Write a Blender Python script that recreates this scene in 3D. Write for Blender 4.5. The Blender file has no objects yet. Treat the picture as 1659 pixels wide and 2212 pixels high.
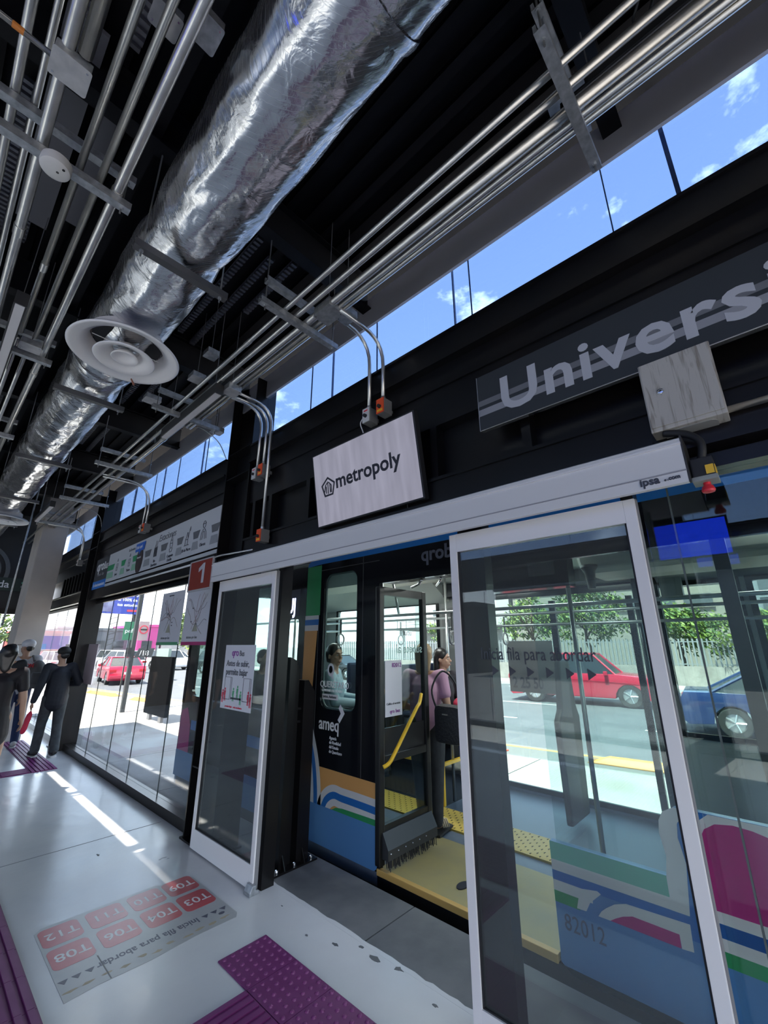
import bpy, bmesh, math, random
from math import sin, cos, pi, radians, sqrt, atan2
from mathutils import Vector, Matrix
import numpy as np
random.seed(7)
S = bpy.context.scene
COL = S.collection

# ---------------------------------------------------------------- camera
cam_d = bpy.data.cameras.new('camera')
cam = bpy.data.objects.new('camera', cam_d)
COL.objects.link(cam)
YAW, PIT, ROL, FPX = .82443, .30585, -.0024, 907.4
_f = Vector((sin(YAW) * cos(PIT), cos(YAW) * cos(PIT), sin(PIT)))
_r = Vector((cos(YAW), -sin(YAW), 0))
_u = _r.cross(_f)
_r2 = _r * cos(ROL) + _u * sin(ROL)
_u2 = _u * cos(ROL) - _r * sin(ROL)
cam.matrix_world = Matrix(((_r2.x, _u2.x, -_f.x, 0), (_r2.y, _u2.y, -_f.y, 0), (_r2.z, _u2.z, -_f.z, 1.6), (0, 0, 0, 1)))
cam_d.sensor_fit = 'VERTICAL'
cam_d.sensor_height = 24
cam_d.lens = 24 * FPX / 2212
cam_d.clip_start = .05
cam_d.clip_end = 600
S.camera = cam

# ---------------------------------------------------------------- world, sun, exposure
W = bpy.data.worlds.new('sky')
S.world = W
W.use_nodes = True
nt = W.node_tree
nt.nodes.clear()
def wn(t, **k):
    n = nt.nodes.new(t)
    for a, b in k.items():
        setattr(n, a, b)
    return n
tc = wn('ShaderNodeTexCoord')
sep = wn('ShaderNodeSeparateXYZ')
nt.links.new(tc.outputs['Generated'], sep.inputs[0])
rmp = wn('ShaderNodeValToRGB')
rmp.color_ramp.elements[0].position = 0.0
rmp.color_ramp.elements[0].color = (.92, .94, .97, 1)
rmp.color_ramp.elements[1].position = .85
rmp.color_ramp.elements[1].color = (.30, .39, .58, 1)
e = rmp.color_ramp.elements.new(.30)
e.color = (.45, .58, .78, 1)
nt.links.new(sep.outputs[2], rmp.inputs[0])
mp = wn('ShaderNodeMapping')
mp.inputs['Scale'].default_value = (1.6, 1.6, 3.2)
mp.inputs['Location'].default_value = (.35, .1, .0)
nt.links.new(tc.outputs['Generated'], mp.inputs[0])
nz = wn('ShaderNodeTexNoise')
nz.inputs['Scale'].default_value = 1.7
nz.inputs['Detail'].default_value = 9
nz.inputs['Roughness'].default_value = .62
nt.links.new(mp.outputs[0], nz.inputs['Vector'])
cr = wn('ShaderNodeValToRGB')
cr.color_ramp.elements[0].position = .56
cr.color_ramp.elements[1].position = .68
nt.links.new(nz.outputs[0], cr.inputs[0])
mx = wn('ShaderNodeMixRGB')
mx.inputs[2].default_value = (2.2, 2.1, 1.9, 1)
nt.links.new(cr.outputs[0], mx.inputs[0])
nt.links.new(rmp.outputs[0], mx.inputs[1])
bg = wn('ShaderNodeBackground')
bg.inputs[1].default_value = 1.5
nt.links.new(mx.outputs[0], bg.inputs[0])
wo = wn('ShaderNodeOutputWorld')
nt.links.new(bg.outputs[0], wo.inputs[0])

sun_d = bpy.data.lights.new('sun', 'SUN')
sun_d.energy = 8
sun_d.angle = radians(.6)
sun_d.color = (1, .93, .82)
sun = bpy.data.objects.new('sun', sun_d)
COL.objects.link(sun)
SUN_DIR = Vector((.44, .05, -.9))
sun.rotation_euler = SUN_DIR.to_track_quat('-Z', 'Y').to_euler()

S.view_settings.view_transform = 'Standard'
S.view_settings.look = 'None'
S.view_settings.gamma = 1
S.view_settings.use_curve_mapping = False
S.view_settings.exposure = 1.75
S.render.film_transparent = False
S.cycles.transparent_max_bounces = 32
S.cycles.max_bounces = 10
S.cycles.diffuse_bounces = 5
S.cycles.glossy_bounces = 5
S.cycles.caustics_reflective = False
S.cycles.caustics_refractive = False
S.cycles.sample_clamp_indirect = 6
try:
    S.cycles.use_denoising = True
except Exception:
    pass

# ---------------------------------------------------------------- materials
MATS = {}
def mat(name, col=(.5, .5, .5), rough=.5, metal=0., emit=None, es=1., bump=None, noise=None, spec=None, coat=0.):
    """bump=(scale, strength, distance) ; noise=(scale, amount, second colour)"""
    if name in MATS:
        return MATS[name]
    m = bpy.data.materials.new(name)
    m.use_nodes = True
    n = m.node_tree
    b = n.nodes['Principled BSDF']
    b.inputs['Base Color'].default_value = (*col, 1)
    b.inputs['Roughness'].default_value = rough
    b.inputs['Metallic'].default_value = metal
    if coat:
        b.inputs['Coat Weight'].default_value = coat
        b.inputs['Coat Roughness'].default_value = .06
    if spec is not None:
        b.inputs['Specular IOR Level'].default_value = spec
    if emit:
        b.inputs['Emission Color'].default_value = (*emit, 1)
        b.inputs['Emission Strength'].default_value = es
    if noise or bump:
        t = n.nodes.new('ShaderNodeTexCoord')
    if noise:
        z = n.nodes.new('ShaderNodeTexNoise')
        z.inputs['Scale'].default_value = noise[0]
        z.inputs['Detail'].default_value = 6
        n.links.new(t.outputs['Object'], z.inputs['Vector'])
        r = n.nodes.new('ShaderNodeMapRange')
        r.inputs['From Min'].default_value = .35
        r.inputs['From Max'].default_value = .68
        r.inputs['To Max'].default_value = noise[1]
        n.links.new(z.outputs[0], r.inputs[0])
        x = n.nodes.new('ShaderNodeMixRGB')
        x.inputs[1].default_value = (*col, 1)
        x.inputs[2].default_value = (*noise[2], 1)
        n.links.new(r.outputs[0], x.inputs[0])
        n.links.new(x.outputs[0], b.inputs['Base Color'])
    if bump:
        z2 = n.nodes.new('ShaderNodeTexNoise')
        z2.inputs['Scale'].default_value = bump[0]
        z2.inputs['Detail'].default_value = 4
        n.links.new(t.outputs['Object'], z2.inputs['Vector'])
        bp = n.nodes.new('ShaderNodeBump')
        bp.inputs['Strength'].default_value = bump[1]
        bp.inputs['Distance'].default_value = bump[2]
        n.links.new(z2.outputs[0], bp.inputs['Height'])
        n.links.new(bp.outputs[0], b.inputs['Normal'])
    MATS[name] = m
    return m

def glass(name, tint=(.9, .95, .93), f0=.045, rough=0.0, haze=0.0):
    """thin pane: straight-through tinted transparency plus a Schlick reflection"""
    if name in MATS:
        return MATS[name]
    m = bpy.data.materials.new(name)
    m.use_nodes = True
    n = m.node_tree
    n.nodes.clear()
    N = n.nodes.new
    g = N('ShaderNodeNewGeometry')
    d = N('ShaderNodeVectorMath'); d.operation = 'DOT_PRODUCT'
    n.links.new(g.outputs['Normal'], d.inputs[0]); n.links.new(g.outputs['Incoming'], d.inputs[1])
    a = N('ShaderNodeMath'); a.operation = 'ABSOLUTE'; n.links.new(d.outputs['Value'], a.inputs[0])
    s = N('ShaderNodeMath'); s.operation = 'SUBTRACT'; s.inputs[0].default_value = 1; n.links.new(a.outputs[0], s.inputs[1])
    p = N('ShaderNodeMath'); p.operation = 'POWER'; p.inputs[1].default_value = 5; n.links.new(s.outputs[0], p.inputs[0])
    q = N('ShaderNodeMath'); q.operation = 'MULTIPLY_ADD'; q.inputs[1].default_value = 1 - f0; q.inputs[2].default_value = f0
    n.links.new(p.outputs[0], q.inputs[0])
    tr = N('ShaderNodeBsdfTransparent'); tr.inputs[0].default_value = (*tint, 1)
    gl = N('ShaderNodeBsdfGlossy'); gl.inputs['Roughness'].default_value = rough
    gl.inputs['Color'].default_value = (.95, .97, 1, 1)
    x = N('ShaderNodeMixShader')
    n.links.new(q.outputs[0], x.inputs[0]); n.links.new(tr.outputs[0], x.inputs[1]); n.links.new(gl.outputs[0], x.inputs[2])
    o = N('ShaderNodeOutputMaterial')
    if haze:
        df = N('ShaderNodeBsdfDiffuse'); df.inputs[0].default_value = (.8, .85, .85, 1)
        y = N('ShaderNodeMixShader'); y.inputs[0].default_value = haze
        n.links.new(x.outputs[0], y.inputs[1]); n.links.new(df.outputs[0], y.inputs[2]); n.links.new(y.outputs[0], o.inputs[0])
    else:
        n.links.new(x.outputs[0], o.inputs[0])
    MATS[name] = m
    return m

M_STEEL = mat('black_painted_steel', (.005, .005, .006), .28, bump=(3, .05, .01), noise=(2.2, .5, (.012, .009, .008)), spec=.35)
M_BLK = mat('matt_black', (.014, .015, .018), .6)
M_CEIL = mat('black_ceiling', (.003, .003, .004), .5, noise=(6, .5, (.008, .008, .010)), spec=.2)
M_DECK = mat('black_deck', (.0015, .0015, .0025), .6, spec=.15)
M_WHITE = mat('white_powder_coat', (.80, .785, .79), .35)
M_WALU = mat('silver_lacquered_aluminium', (.74, .735, .74), .38, noise=(3, .3, (.68, .68, .69)))
M_GALV = mat('galvanised_steel', (.33, .345, .36), .45, metal=.75, noise=(30, .8, (.55, .57, .6)))
M_PIPE = mat('zinc_conduit', (.62, .61, .58), .30, metal=.9, noise=(9, .6, (.42, .42, .42)))
M_GREYSTRIP = mat('grey_fascia', (.42, .41, .44), .6)
M_PURPLE = mat('purple_rubber', (.15, .020, .115), .5, noise=(8, .5, (.20, .04, .16)))
M_CONC = mat('platform_edge_concrete', (.085, .088, .095), .7, noise=(3, 1., (.15, .15, .152)), bump=(30, .2, .004))
M_COLUMN = mat('column_concrete', (.52, .47, .43), .85, noise=(3, .7, (.42, .38, .35)), bump=(20, .2, .005))
M_RUBBER = mat('tyre_rubber', (.015, .015, .015), .8)
M_CHROME = mat('polished_metal', (.75, .75, .75), .18, metal=1)
M_GLASS = glass('platform_glass', (.95, .97, .96), .035)
M_LGLASS = glass('left_wall_glass', (.72, .75, .76), .04)
M_DGLASS = glass('door_glass', (.86, .91, .90), .05, haze=.03)
M_CLERE = glass('clerestory_glass', (.42, .50, .62), .05, haze=.015)
M_BGLASS = glass('bus_glass', (.80, .88, .87), .04)
M_CARGLASS = mat('car_window_glass', (.02, .025, .03), .08)
M_DARKBOX = mat('dark_lamp_housing', (.03, .03, .032), .5)
M_LENS = mat('lamp_diffuser', (.62, .60, .62), .5)
M_ORANGE = mat('orange_box', (.85, .10, .03), .45)
M_REDB = mat('red_button', (.75, .03, .05), .35)
M_YEL = mat('yellow_paint', (.85, .52, .03), .4)
M_TXT_W = mat('white_lettering', (.78, .78, .8), .5)
M_TXT_K = mat('dark_lettering', (.05, .055, .07), .5)

# foil duct: wrinkled, gridded reflective jacket
def foil():
    m = bpy.data.materials.new('foil_duct_wrap')
    m.use_nodes = True
    n = m.node_tree
    b = n.nodes['Principled BSDF']
    b.inputs['Base Color'].default_value = (.72, .71, .72, 1)
    b.inputs['Metallic'].default_value = 1
    b.inputs['Roughness'].default_value = .24
    t = n.nodes.new('ShaderNodeTexCoord')
    def noise(scale, sc, det=5, dist=0.):
        mp_ = n.nodes.new('ShaderNodeMapping')
        mp_.inputs['Scale'].default_value = sc
        n.links.new(t.outputs['Object'], mp_.inputs[0])
        z = n.nodes.new('ShaderNodeTexNoise')
        z.inputs['Scale'].default_value = scale
        z.inputs['Detail'].default_value = det
        z.inputs['Distortion'].default_value = dist
        n.links.new(mp_.outputs[0], z.inputs['Vector'])
        return z
    z1 = noise(4.2, (1.6, 2.0, 1.6), 4, 1.0)
    z2 = noise(3, (1, .8, 1), 2)
    add = n.nodes.new('ShaderNodeMath'); add.operation = 'MULTIPLY_ADD'; add.inputs[1].default_value = .5
    n.links.new(z1.outputs[0], add.inputs[0]); n.links.new(z2.outputs[0], add.inputs[2])
    bp = n.nodes.new('ShaderNodeBump')
    bp.inputs['Strength'].default_value = .6
    bp.inputs['Distance'].default_value = .03
    n.links.new(add.outputs[0], bp.inputs['Height'])
    n.links.new(bp.outputs[0], b.inputs['Normal'])
    # scrim grid, fine lines in the foil
    w = n.nodes.new('ShaderNodeTexWave'); w.wave_type = 'BANDS'; w.bands_direction = 'DIAGONAL'
    w.inputs['Scale'].default_value = 22
    n.links.new(t.outputs['Object'], w.inputs['Vector'])
    r = n.nodes.new('ShaderNodeMapRange'); r.inputs['From Min'].default_value = .93; r.inputs['To Min'].default_value = .22; r.inputs['To Max'].default_value = .30
    n.links.new(w.outputs['Fac'], r.inputs[0]); n.links.new(r.outputs[0], b.inputs['Roughness'])
    return m
M_FOIL = foil()

# ---------------------------------------------------------------- mesh helpers
class MB:
    def __init__(s):
        s.v = []; s.f = []; s.mi = []; s.cur = 0
    def face(s, idx):
        s.f.append(tuple(idx)); s.mi.append(s.cur)
    def box(s, x0, x1, y0, y1, z0, z1, M=None, bev=0):
        if x0 > x1: x0, x1 = x1, x0
        if y0 > y1: y0, y1 = y1, y0
        if z0 > z1: z0, z1 = z1, z0
        k = len(s.v)
        p = [Vector((x, y, z)) for z in (z0, z1) for y in (y0, y1) for x in (x0, x1)]
        if M is not None: p = [M @ q for q in p]
        s.v += [tuple(q) for q in p]
        for q in ((0, 2, 3, 1), (4, 5, 7, 6), (0, 1, 5, 4), (2, 6, 7, 3), (0, 4, 6, 2), (1, 3, 7, 5)):
            s.face([k + i for i in q])
        return s
    def prism(s, pts, o, u, v, n):
        """polygon pts (a,b) -> o+a*u+b*v extruded by vector n"""
        o, u, v, n = Vector(o), Vector(u), Vector(v), Vector(n)
        k = len(s.v); m = len(pts)
        a = [o + u * p[0] + v * p[1] for p in pts]
        s.v += [tuple(q) for q in a] + [tuple(q + n) for q in a]
        if len(pts) > 4:
            from mathutils.geometry import tessellate_polygon
            tris = tessellate_polygon([[Vector((p[0], p[1], 0)) for p in pts]])
            for t in tris:
                s.face([k + i for i in t]); s.face([k + m + i for i in reversed(t)])
        else:
            s.face([k + i for i in reversed(range(m))]); s.face([k + m + i for i in range(m)])
        for i in range(m):
            j = (i + 1) % m
            s.face((k + i, k + j, k + m + j, k + m + i))
        return s
    def yz(s, pts, x, t):           # plate in a Y-Z plane, pts (y,z)
        return s.prism(pts, (x, 0, 0), (0, 1, 0), (0, 0, 1), (t, 0, 0))
    def xy(s, pts, z, t):
        return s.prism(pts, (0, 0, z), (1, 0, 0), (0, 1, 0), (0, 0, t))
    def tube(s, pts, r, n=10, cap=True):
        pts = [Vector(p) for p in pts]
        rr = r if isinstance(r, (list, tuple)) else [r] * len(pts)
        k = len(s.v)
        prev = None
        for i, p in enumerate(pts):
            d = (pts[min(i + 1, len(pts) - 1)] - pts[max(i - 1, 0)]).normalized()
            if prev is None:
                a = d.cross(Vector((0, 0, 1)))
                if a.length < 1e-3: a = d.cross(Vector((1, 0, 0)))
            else:
                a = prev - d * prev.dot(d)
            a.normalize(); prev = a
            b = d.cross(a)
            for j in range(n):
                t = 2 * pi * j / n
                s.v.append(tuple(p + (a * cos(t) + b * sin(t)) * rr[i]))
        for i in range(len(pts) - 1):
            for j in range(n):
                j2 = (j + 1) % n
                s.face((k + i * n + j, k + i * n + j2, k + (i + 1) * n + j2, k + (i + 1) * n + j))
        if cap:
            s.face([k + j for j in reversed(range(n))]); s.face([k + (len(pts) - 1) * n + j for j in range(n)])
        return s
    def lathe(s, prof, c, axis='z', n=32, ang=2 * pi):
        """prof [(r,h)] about an axis through c; profile left open"""
        k = len(s.v); c = Vector(c)
        for r, h in prof:
            for j in range(n):
                t = 2 * pi * j / n
                if axis == 'z': q = Vector((r * cos(t), r * sin(t), h))
                elif axis == 'y': q = Vector((r * cos(t), h, -r * sin(t)))
                else: q = Vector((h, r * cos(t), r * sin(t)))
                s.v.append(tuple(c + q))
        for i in range(len(prof) - 1):
            for j in range(n):
                j2 = (j + 1) % n
                s.face((k + i * n + j, k + i * n + j2, k + (i + 1) * n + j2, k + (i + 1) * n + j))
        return s
    def ell(s, c, r, n=14, m=8, R=None):
        k = len(s.v); c = Vector(c)
        if not isinstance(r, (tuple, list)): r = (r, r, r)
        for i in range(m + 1):
            ph = -pi / 2 + pi * i / m
            for j in range(n):
                t = 2 * pi * j / n
                q = Vector((r[0] * cos(ph) * cos(t), r[1] * cos(ph) * sin(t), r[2] * sin(ph)))
                if R is not None: q = R @ q
                s.v.append(tuple(c + q))
        for i in range(m):
            for j in range(n):
                j2 = (j + 1) % n
                s.face((k + i * n + j, k + i * n + j2, k + (i + 1) * n + j2, k + (i + 1) * n + j))
        return s
    def cap(s, p0, p1, r0, r1, n=14):
        p0, p1 = Vector(p0), Vector(p1)
        d = p1 - p0; L = d.length
        if L < 1e-5: return s.ell(p0, max(r0, r1))
        d /= L
        pts = []; rr = []
        for i in range(4):
            a = pi / 2 * (1 - i / 4)
            pts.append(p0 - d * r0 * sin(a)); rr.append(max(r0 * cos(a), 1e-4))
        pts.append(p0); rr.append(r0); pts.append(p1); rr.append(r1)
        for i in range(1, 5):
            a = pi / 2 * i / 4
            pts.append(p1 + d * r1 * sin(a)); rr.append(max(r1 * cos(a), 1e-4))
        return s.tube(pts, rr, n)

def gl(o):
    """world-space location of an object before the depsgraph runs"""
    v = Vector((0, 0, 0))
    while o is not None:
        v += o.location; o = o.parent
    return v

def obj(name, mb, m, parent=None, smooth=False, local=False, bevel=0, origin=None):
    me = bpy.data.meshes.new(name)
    vs = mb.v
    o = bpy.data.objects.new(name, me)
    if parent is not None:
        o.parent = parent
        off = Vector((0, 0, 0)) if local else gl(parent)
    else:
        if local: off = Vector((0, 0, 0))
        elif origin is not None: off = Vector(origin)
        else:
            a = np.array(vs)
            off = Vector(((a[:, 0].min() + a[:, 0].max()) / 2, (a[:, 1].min() + a[:, 1].max()) / 2, a[:, 2].min()))
        o.location = off
    vs = [(p[0] - off.x, p[1] - off.y, p[2] - off.z) for p in vs]
    me.from_pydata(vs, [], mb.f)
    ms = m if isinstance(m, (list, tuple)) else [m]
    for q in ms: me.materials.append(q)
    if len(ms) > 1: me.polygons.foreach_set('material_index', mb.mi)
    bm = bmesh.new(); bm.from_mesh(me); bmesh.ops.recalc_face_normals(bm, faces=bm.faces)
    if bevel:
        bmesh.ops.bevel(bm, geom=[e for e in bm.edges if e.is_manifold and e.calc_face_angle(0) > .6], offset=bevel, segments=2, affect='EDGES', profile=.6, clamp_overlap=True)
    bm.to_mesh(me); bm.free()
    if smooth:
        me.polygons.foreach_set('use_smooth', [True] * len(me.polygons))
        if smooth != 'all':
            try: me.set_sharp_from_angle(angle=radians(38))
            except Exception: pass
    me.update()
    COL.objects.link(o)
    return o

def tag(o, label=None, cat=None, group=None, kind=None):
    if label: o['label'] = label
    if cat: o['category'] = cat
    if group: o['group'] = group
    if kind: o['kind'] = kind
    return o

def thing(name, loc, label, cat, group=None):
    o = bpy.data.objects.new(name, None)
    o.empty_display_size = .1
    COL.objects.link(o)
    o.location = loc
    return tag(o, label, cat, group)

def struct(name, mb, m, parent=None, **k):
    o = obj(name, mb, m, parent, **k)
    if parent is None: o['kind'] = 'structure'
    return o

def copy_tree(o, parent=None):
    c = o.copy(); COL.objects.link(c)
    if parent is not None: c.parent = parent
    for ch in [q for q in CH(o)]:
        copy_tree(ch, c)
    return c
def CH(o):
    return [q for q in bpy.data.objects if q.parent == o]

def text(name, body, size, o, u, v, m, parent=None, ex=.0015, bold=0., align='LEFT', space=1., sx=1., shear=0., flip=False, rot=None):
    """lettering lying in the plane spanned by u (reading direction) and v (up); origin o; height about .7*size"""
    c = bpy.data.curves.new(name, 'FONT')
    c.body = body; c.size = size; c.extrude = ex; c.offset = bold; c.align_x = align
    c.space_character = space; c.shear = shear
    c.resolution_u = 3
    t = bpy.data.objects.new(name + '_tmp', c)
    COL.objects.link(t)
    dg = bpy.context.evaluated_depsgraph_get()
    me = bpy.data.meshes.new_from_object(t.evaluated_get(dg))
    bpy.data.objects.remove(t)
    u = Vector(u).normalized(); v = Vector(v).normalized(); n = u.cross(v)
    off = gl(parent) if parent is not None else Vector(o)
    R = Matrix(((u.x, v.x, n.x), (u.y, v.y, n.y), (u.z, v.z, n.z)))
    for q in me.vertices:
        co = Vector((q.co.x * sx, q.co.y, q.co.z))
        q.co = R @ co + Vector(o) - off
    me.materials.clear(); me.materials.append(m)
    ob = bpy.data.objects.new(name, me)
    if parent is not None: ob.parent = parent
    else: ob.location = off
    COL.objects.link(ob)
    return ob

def rrect(x0, x1, y0, y1, r, n=5):
    if not isinstance(r, (list, tuple)): r = [r] * 4
    P = []
    for (cx, cy, a, q) in ((x1, y1, 0, r[0]), (x0, y1, 90, r[1]), (x0, y0, 180, r[2]), (x1, y0, 270, r[3])):
        sx = -1 if cx == x1 else 1; sy = -1 if cy == y1 else 1
        if q == 0: P.append((cx, cy)); continue
        for i in range(n + 1):
            t = radians(a + 90 * i / n)
            P.append((cx + sx * q + q * cos(t), cy + sy * q + q * sin(t)))
    return P

def stroke(path, w):
    """polygon outlining a polyline path of width w"""
    A = []; B = []
    for i, p in enumerate(path):
        a = path[max(i - 1, 0)]; b = path[min(i + 1, len(path) - 1)]
        dx, dy = b[0] - a[0], b[1] - a[1]; L = sqrt(dx * dx + dy * dy) or 1
        nx, ny = -dy / L * w / 2, dx / L * w / 2
        A.append((p[0] + nx, p[1] + ny)); B.append((p[0] - nx, p[1] - ny))
    return A + B[::-1]

def smooth_path(pts, n=6):
    """Catmull-Rom through the points (any dimension)"""
    P = [Vector(p) for p in pts]; out = []
    for i in range(len(P) - 1):
        p0 = P[max(i - 1, 0)]; p1 = P[i]; p2 = P[i + 1]; p3 = P[min(i + 2, len(P) - 1)]
        for k in range(n):
            t = k / n
            out.append(.5 * ((2 * p1) + (p2 - p0) * t + (2 * p0 - 5 * p1 + 4 * p2 - p3) * t * t + (3 * p1 - p0 - 3 * p2 + p3) * t ** 3))
    out.append(P[-1])
    return [tuple(q) for q in out]

def bend(pts, r, n=6):
    """polyline with rounded corners of radius r"""
    P = [Vector(p) for p in pts]; out = [P[0]]
    for i in range(1, len(P) - 1):
        a = (P[i - 1] - P[i]); b = (P[i + 1] - P[i])
        q = min(r, a.length * .49, b.length * .49)
        a = P[i] + a.normalized() * q; b = P[i] + b.normalized() * q
        for k in range(n + 1):
            t = k / n
            out.append(a * (1 - t) ** 2 + P[i] * 2 * t * (1 - t) + b * t * t)
    out.append(P[-1])
    return out
# ================================================================= SETTING
Y0, Y1 = -3.2, 13.6      # platform stretch that is modelled
# floor: epoxy painted, glossy, worn
def floor_mat():
    m = mat('painted_platform_floor', (.60, .60, .61), .16)
    n = m.node_tree; b = n.nodes['Principled BSDF']
    t = n.nodes.new('ShaderNodeTexCoord')
    def nz_(s, d=5):
        z = n.nodes.new('ShaderNodeTexNoise'); z.inputs['Scale'].default_value = s; z.inputs['Detail'].default_value = d
        n.links.new(t.outputs['Object'], z.inputs['Vector']); return z
    z = nz_(1.3, 7); r = n.nodes.new('ShaderNodeValToRGB')
    r.color_ramp.elements[0].position = .3; r.color_ramp.elements[0].color = (.52, .52, .535, 1)
    r.color_ramp.elements[1].position = .7; r.color_ramp.elements[1].color = (.63, .63, .63, 1)
    n.links.new(z.outputs[0], r.inputs[0])
    # small chips in the paint
    c = nz_(4.5, 3); cr_ = n.nodes.new('ShaderNodeMapRange'); cr_.inputs['From Min'].default_value = .735; cr_.inputs['From Max'].default_value = .75
    n.links.new(c.outputs[0], cr_.inputs[0])
    x = n.nodes.new('ShaderNodeMixRGB'); x.inputs[2].default_value = (.2, .2, .22, 1)
    n.links.new(cr_.outputs[0], x.inputs[0]); n.links.new(r.outputs[0], x.inputs[1]); n.links.new(x.outputs[0], b.inputs['Base Color'])
    rr = n.nodes.new('ShaderNodeMapRange'); rr.inputs['To Min'].default_value = .10; rr.inputs['To Max'].default_value = .34
    n.links.new(nz_(2.2, 6).outputs[0], rr.inputs[0]); n.links.new(rr.outputs[0], b.inputs['Roughness'])
    bp = n.nodes.new('ShaderNodeBump'); bp.inputs['Strength'].default_value = .25; bp.inputs['Distance'].default_value = .02
    n.links.new(nz_(3.0, 5).outputs[0], bp.inputs['Height']); n.links.new(bp.outputs[0], b.inputs['Normal'])
    return m
M_FLOOR = floor_mat()
fl = struct('floor', MB().box(-5, 2.12, Y0, Y1, -.5, 0), M_FLOOR)
# bare concrete edge slabs, joints recessed; ragged paint edge
ed = None
ys = [Y0, -1.4, .35, 2.12, 3.9, 5.7, 7.5, 9.3, 11.1, Y1]
for i in range(len(ys) - 1):
    o = obj('edge_slab', MB().box(2.12, 2.57, ys[i] + .004, ys[i + 1] - .004, -.3, -.001), M_CONC, fl)
# ragged lip of floor paint lapping over the edge slabs
rg = random.Random(3)
lip = [(2.1, Y0)]
y = Y0
while y < 4.0:
    lip.append((2.121 + rg.random() * .012, y)); y += .03 + rg.random() * .05
lip += [(2.1, 4.0)]
obj('paint_lip', MB().xy(lip, -.0005, .0012), M_FLOOR, fl)
# bare patches chipped out of the paint near the door
for (cx, cy, s) in ((2.06, 1.98, .035), (2.075, 2.10, .018), (1.99, 2.22, .02), (1.93, 2.4, .012), (2.09, 1.84, .03), (2.03, 1.56, .014), (1.40, 4.42, .02), (2.0, 2.75, .009)):
    pts = []
    for k in range(9):
        a = 2 * pi * k / 9; q = s * (.45 + rg.random() * .7)
        pts.append((cx + q * cos(a) * .6, cy + q * sin(a) * 1.2))
    obj('paint_chip', MB().xy(pts, .0002, .0012), M_CONC, fl)
# hairline joint across the floor
obj('floor_joint', MB().box(.2, 2.0, 4.74, 4.746, -.001, .0012), mat('floor_joint_dirt', (.16, .16, .17), .8), fl)

# ---- right wall (bus side): black steel band over the doors and windows
M_GSEAL = mat('silicone_joint', (.04, .08, .20), .5)
wr = MB()
WB = [(Y0, 3.71), (4.23, 8.91), (9.43, Y1)]
for (a_, b_) in WB: wr.box(2.10, 2.14, a_, b_, 2.30, 3.60)
wall_r = struct('wall_right', wr, M_STEEL)
def rib(name, *b, m=M_STEEL):
    if b[3] - b[2] > 10:
        for (a_, c_) in WB: rib(name, b[0], b[1], a_, c_, b[4], b[5], m=m)
        return
    return obj(name, MB().box(*b), m, wall_r)
rib('top_channel', 1.985, 2.10, Y0, Y1, 3.39, 3.59)
rib('channel_lip', 1.965, 1.985, Y0, Y1, 3.57, 3.59)
rib('channel_lip', 1.965, 1.985, Y0, Y1, 3.385, 3.405)
rib('upper_web', 2.03, 2.10, Y0, Y1, 3.23, 3.39)
rib('ledge', 2.005, 2.04, Y0, Y1, 3.215, 3.235)
rib('middle_web', 2.02, 2.10, Y0, Y1, 2.955, 3.215)
rib('lower_beam', 2.0, 2.10, Y0, Y1, 2.36, 2.58)
rib('ledge', 1.985, 2.0, Y0, Y1, 2.565, 2.585)
rib('ledge', 1.985, 2.0, Y0, Y1, 2.36, 2.376)
for yy in (-1.0, -.4, .20, .82, 1.43, 2.05, 2.75, 3.33, 3.62):
    rib('stiffener', 2.02, 2.10, yy - .025, yy + .025, 2.58, 2.955)
for yy in [9.6 + .24 * k for k in range(8)]:
    rib('fin', 1.99, 2.10, yy - .03, yy + .03, 2.58, 2.955)

# ---- clerestory: panes in bays between the posts, outer mullions behind
BAYS = [(-3.2, 3.72), (4.22, 8.92), (9.42, 13.2)]
def panes(win, x, y0, y1, z0, z1, edges, m, t=.012, jm=M_GSEAL, g=.006):
    E = [y0] + [e for e in edges if y0 + .1 < e < y1 - .1] + [y1]
    for a, b in zip(E[:-1], E[1:]):
        obj('pane', MB().box(x, x + t, a + g / 2, b - g / 2, z0, z1), m, win)
        if b < y1: obj('joint', MB().box(x + .001, x + t - .001, b - g / 2, b + g / 2, z0, z1), jm, win)
for i, (a, b) in enumerate(BAYS):
    w = MB().box(2.06, 2.16, a, b, 3.60, 3.615)
    wn_ = struct('window_%d' % (i + 1), w, M_STEEL)
    panes(wn_, 2.115, a, b, 3.615, 4.23, [-2.45, -1.55, -.65, .25, 1.137, 2.036, 2.915, 5.12, 6.02, 6.92, 7.82, 10.3, 11.2], M_CLERE)
    for yy in (-1.5, -.055, 1.385, 2.83, 5.7, 7.14, 8.58, 10.6):
        if a < yy < b: obj('mullion', MB().box(2.30, 2.32, yy - (.011 if abs(yy) < .1 else .004), yy + (.011 if abs(yy) < .1 else .004), 3.5, 4.74), M_GSEAL, wn_)
# grey fascia above the clerestory, and the black roof edge beyond
struct('trim_1', MB().box(2.09, 2.112, Y0, Y1, 4.215, 4.50), M_GREYSTRIP)

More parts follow.
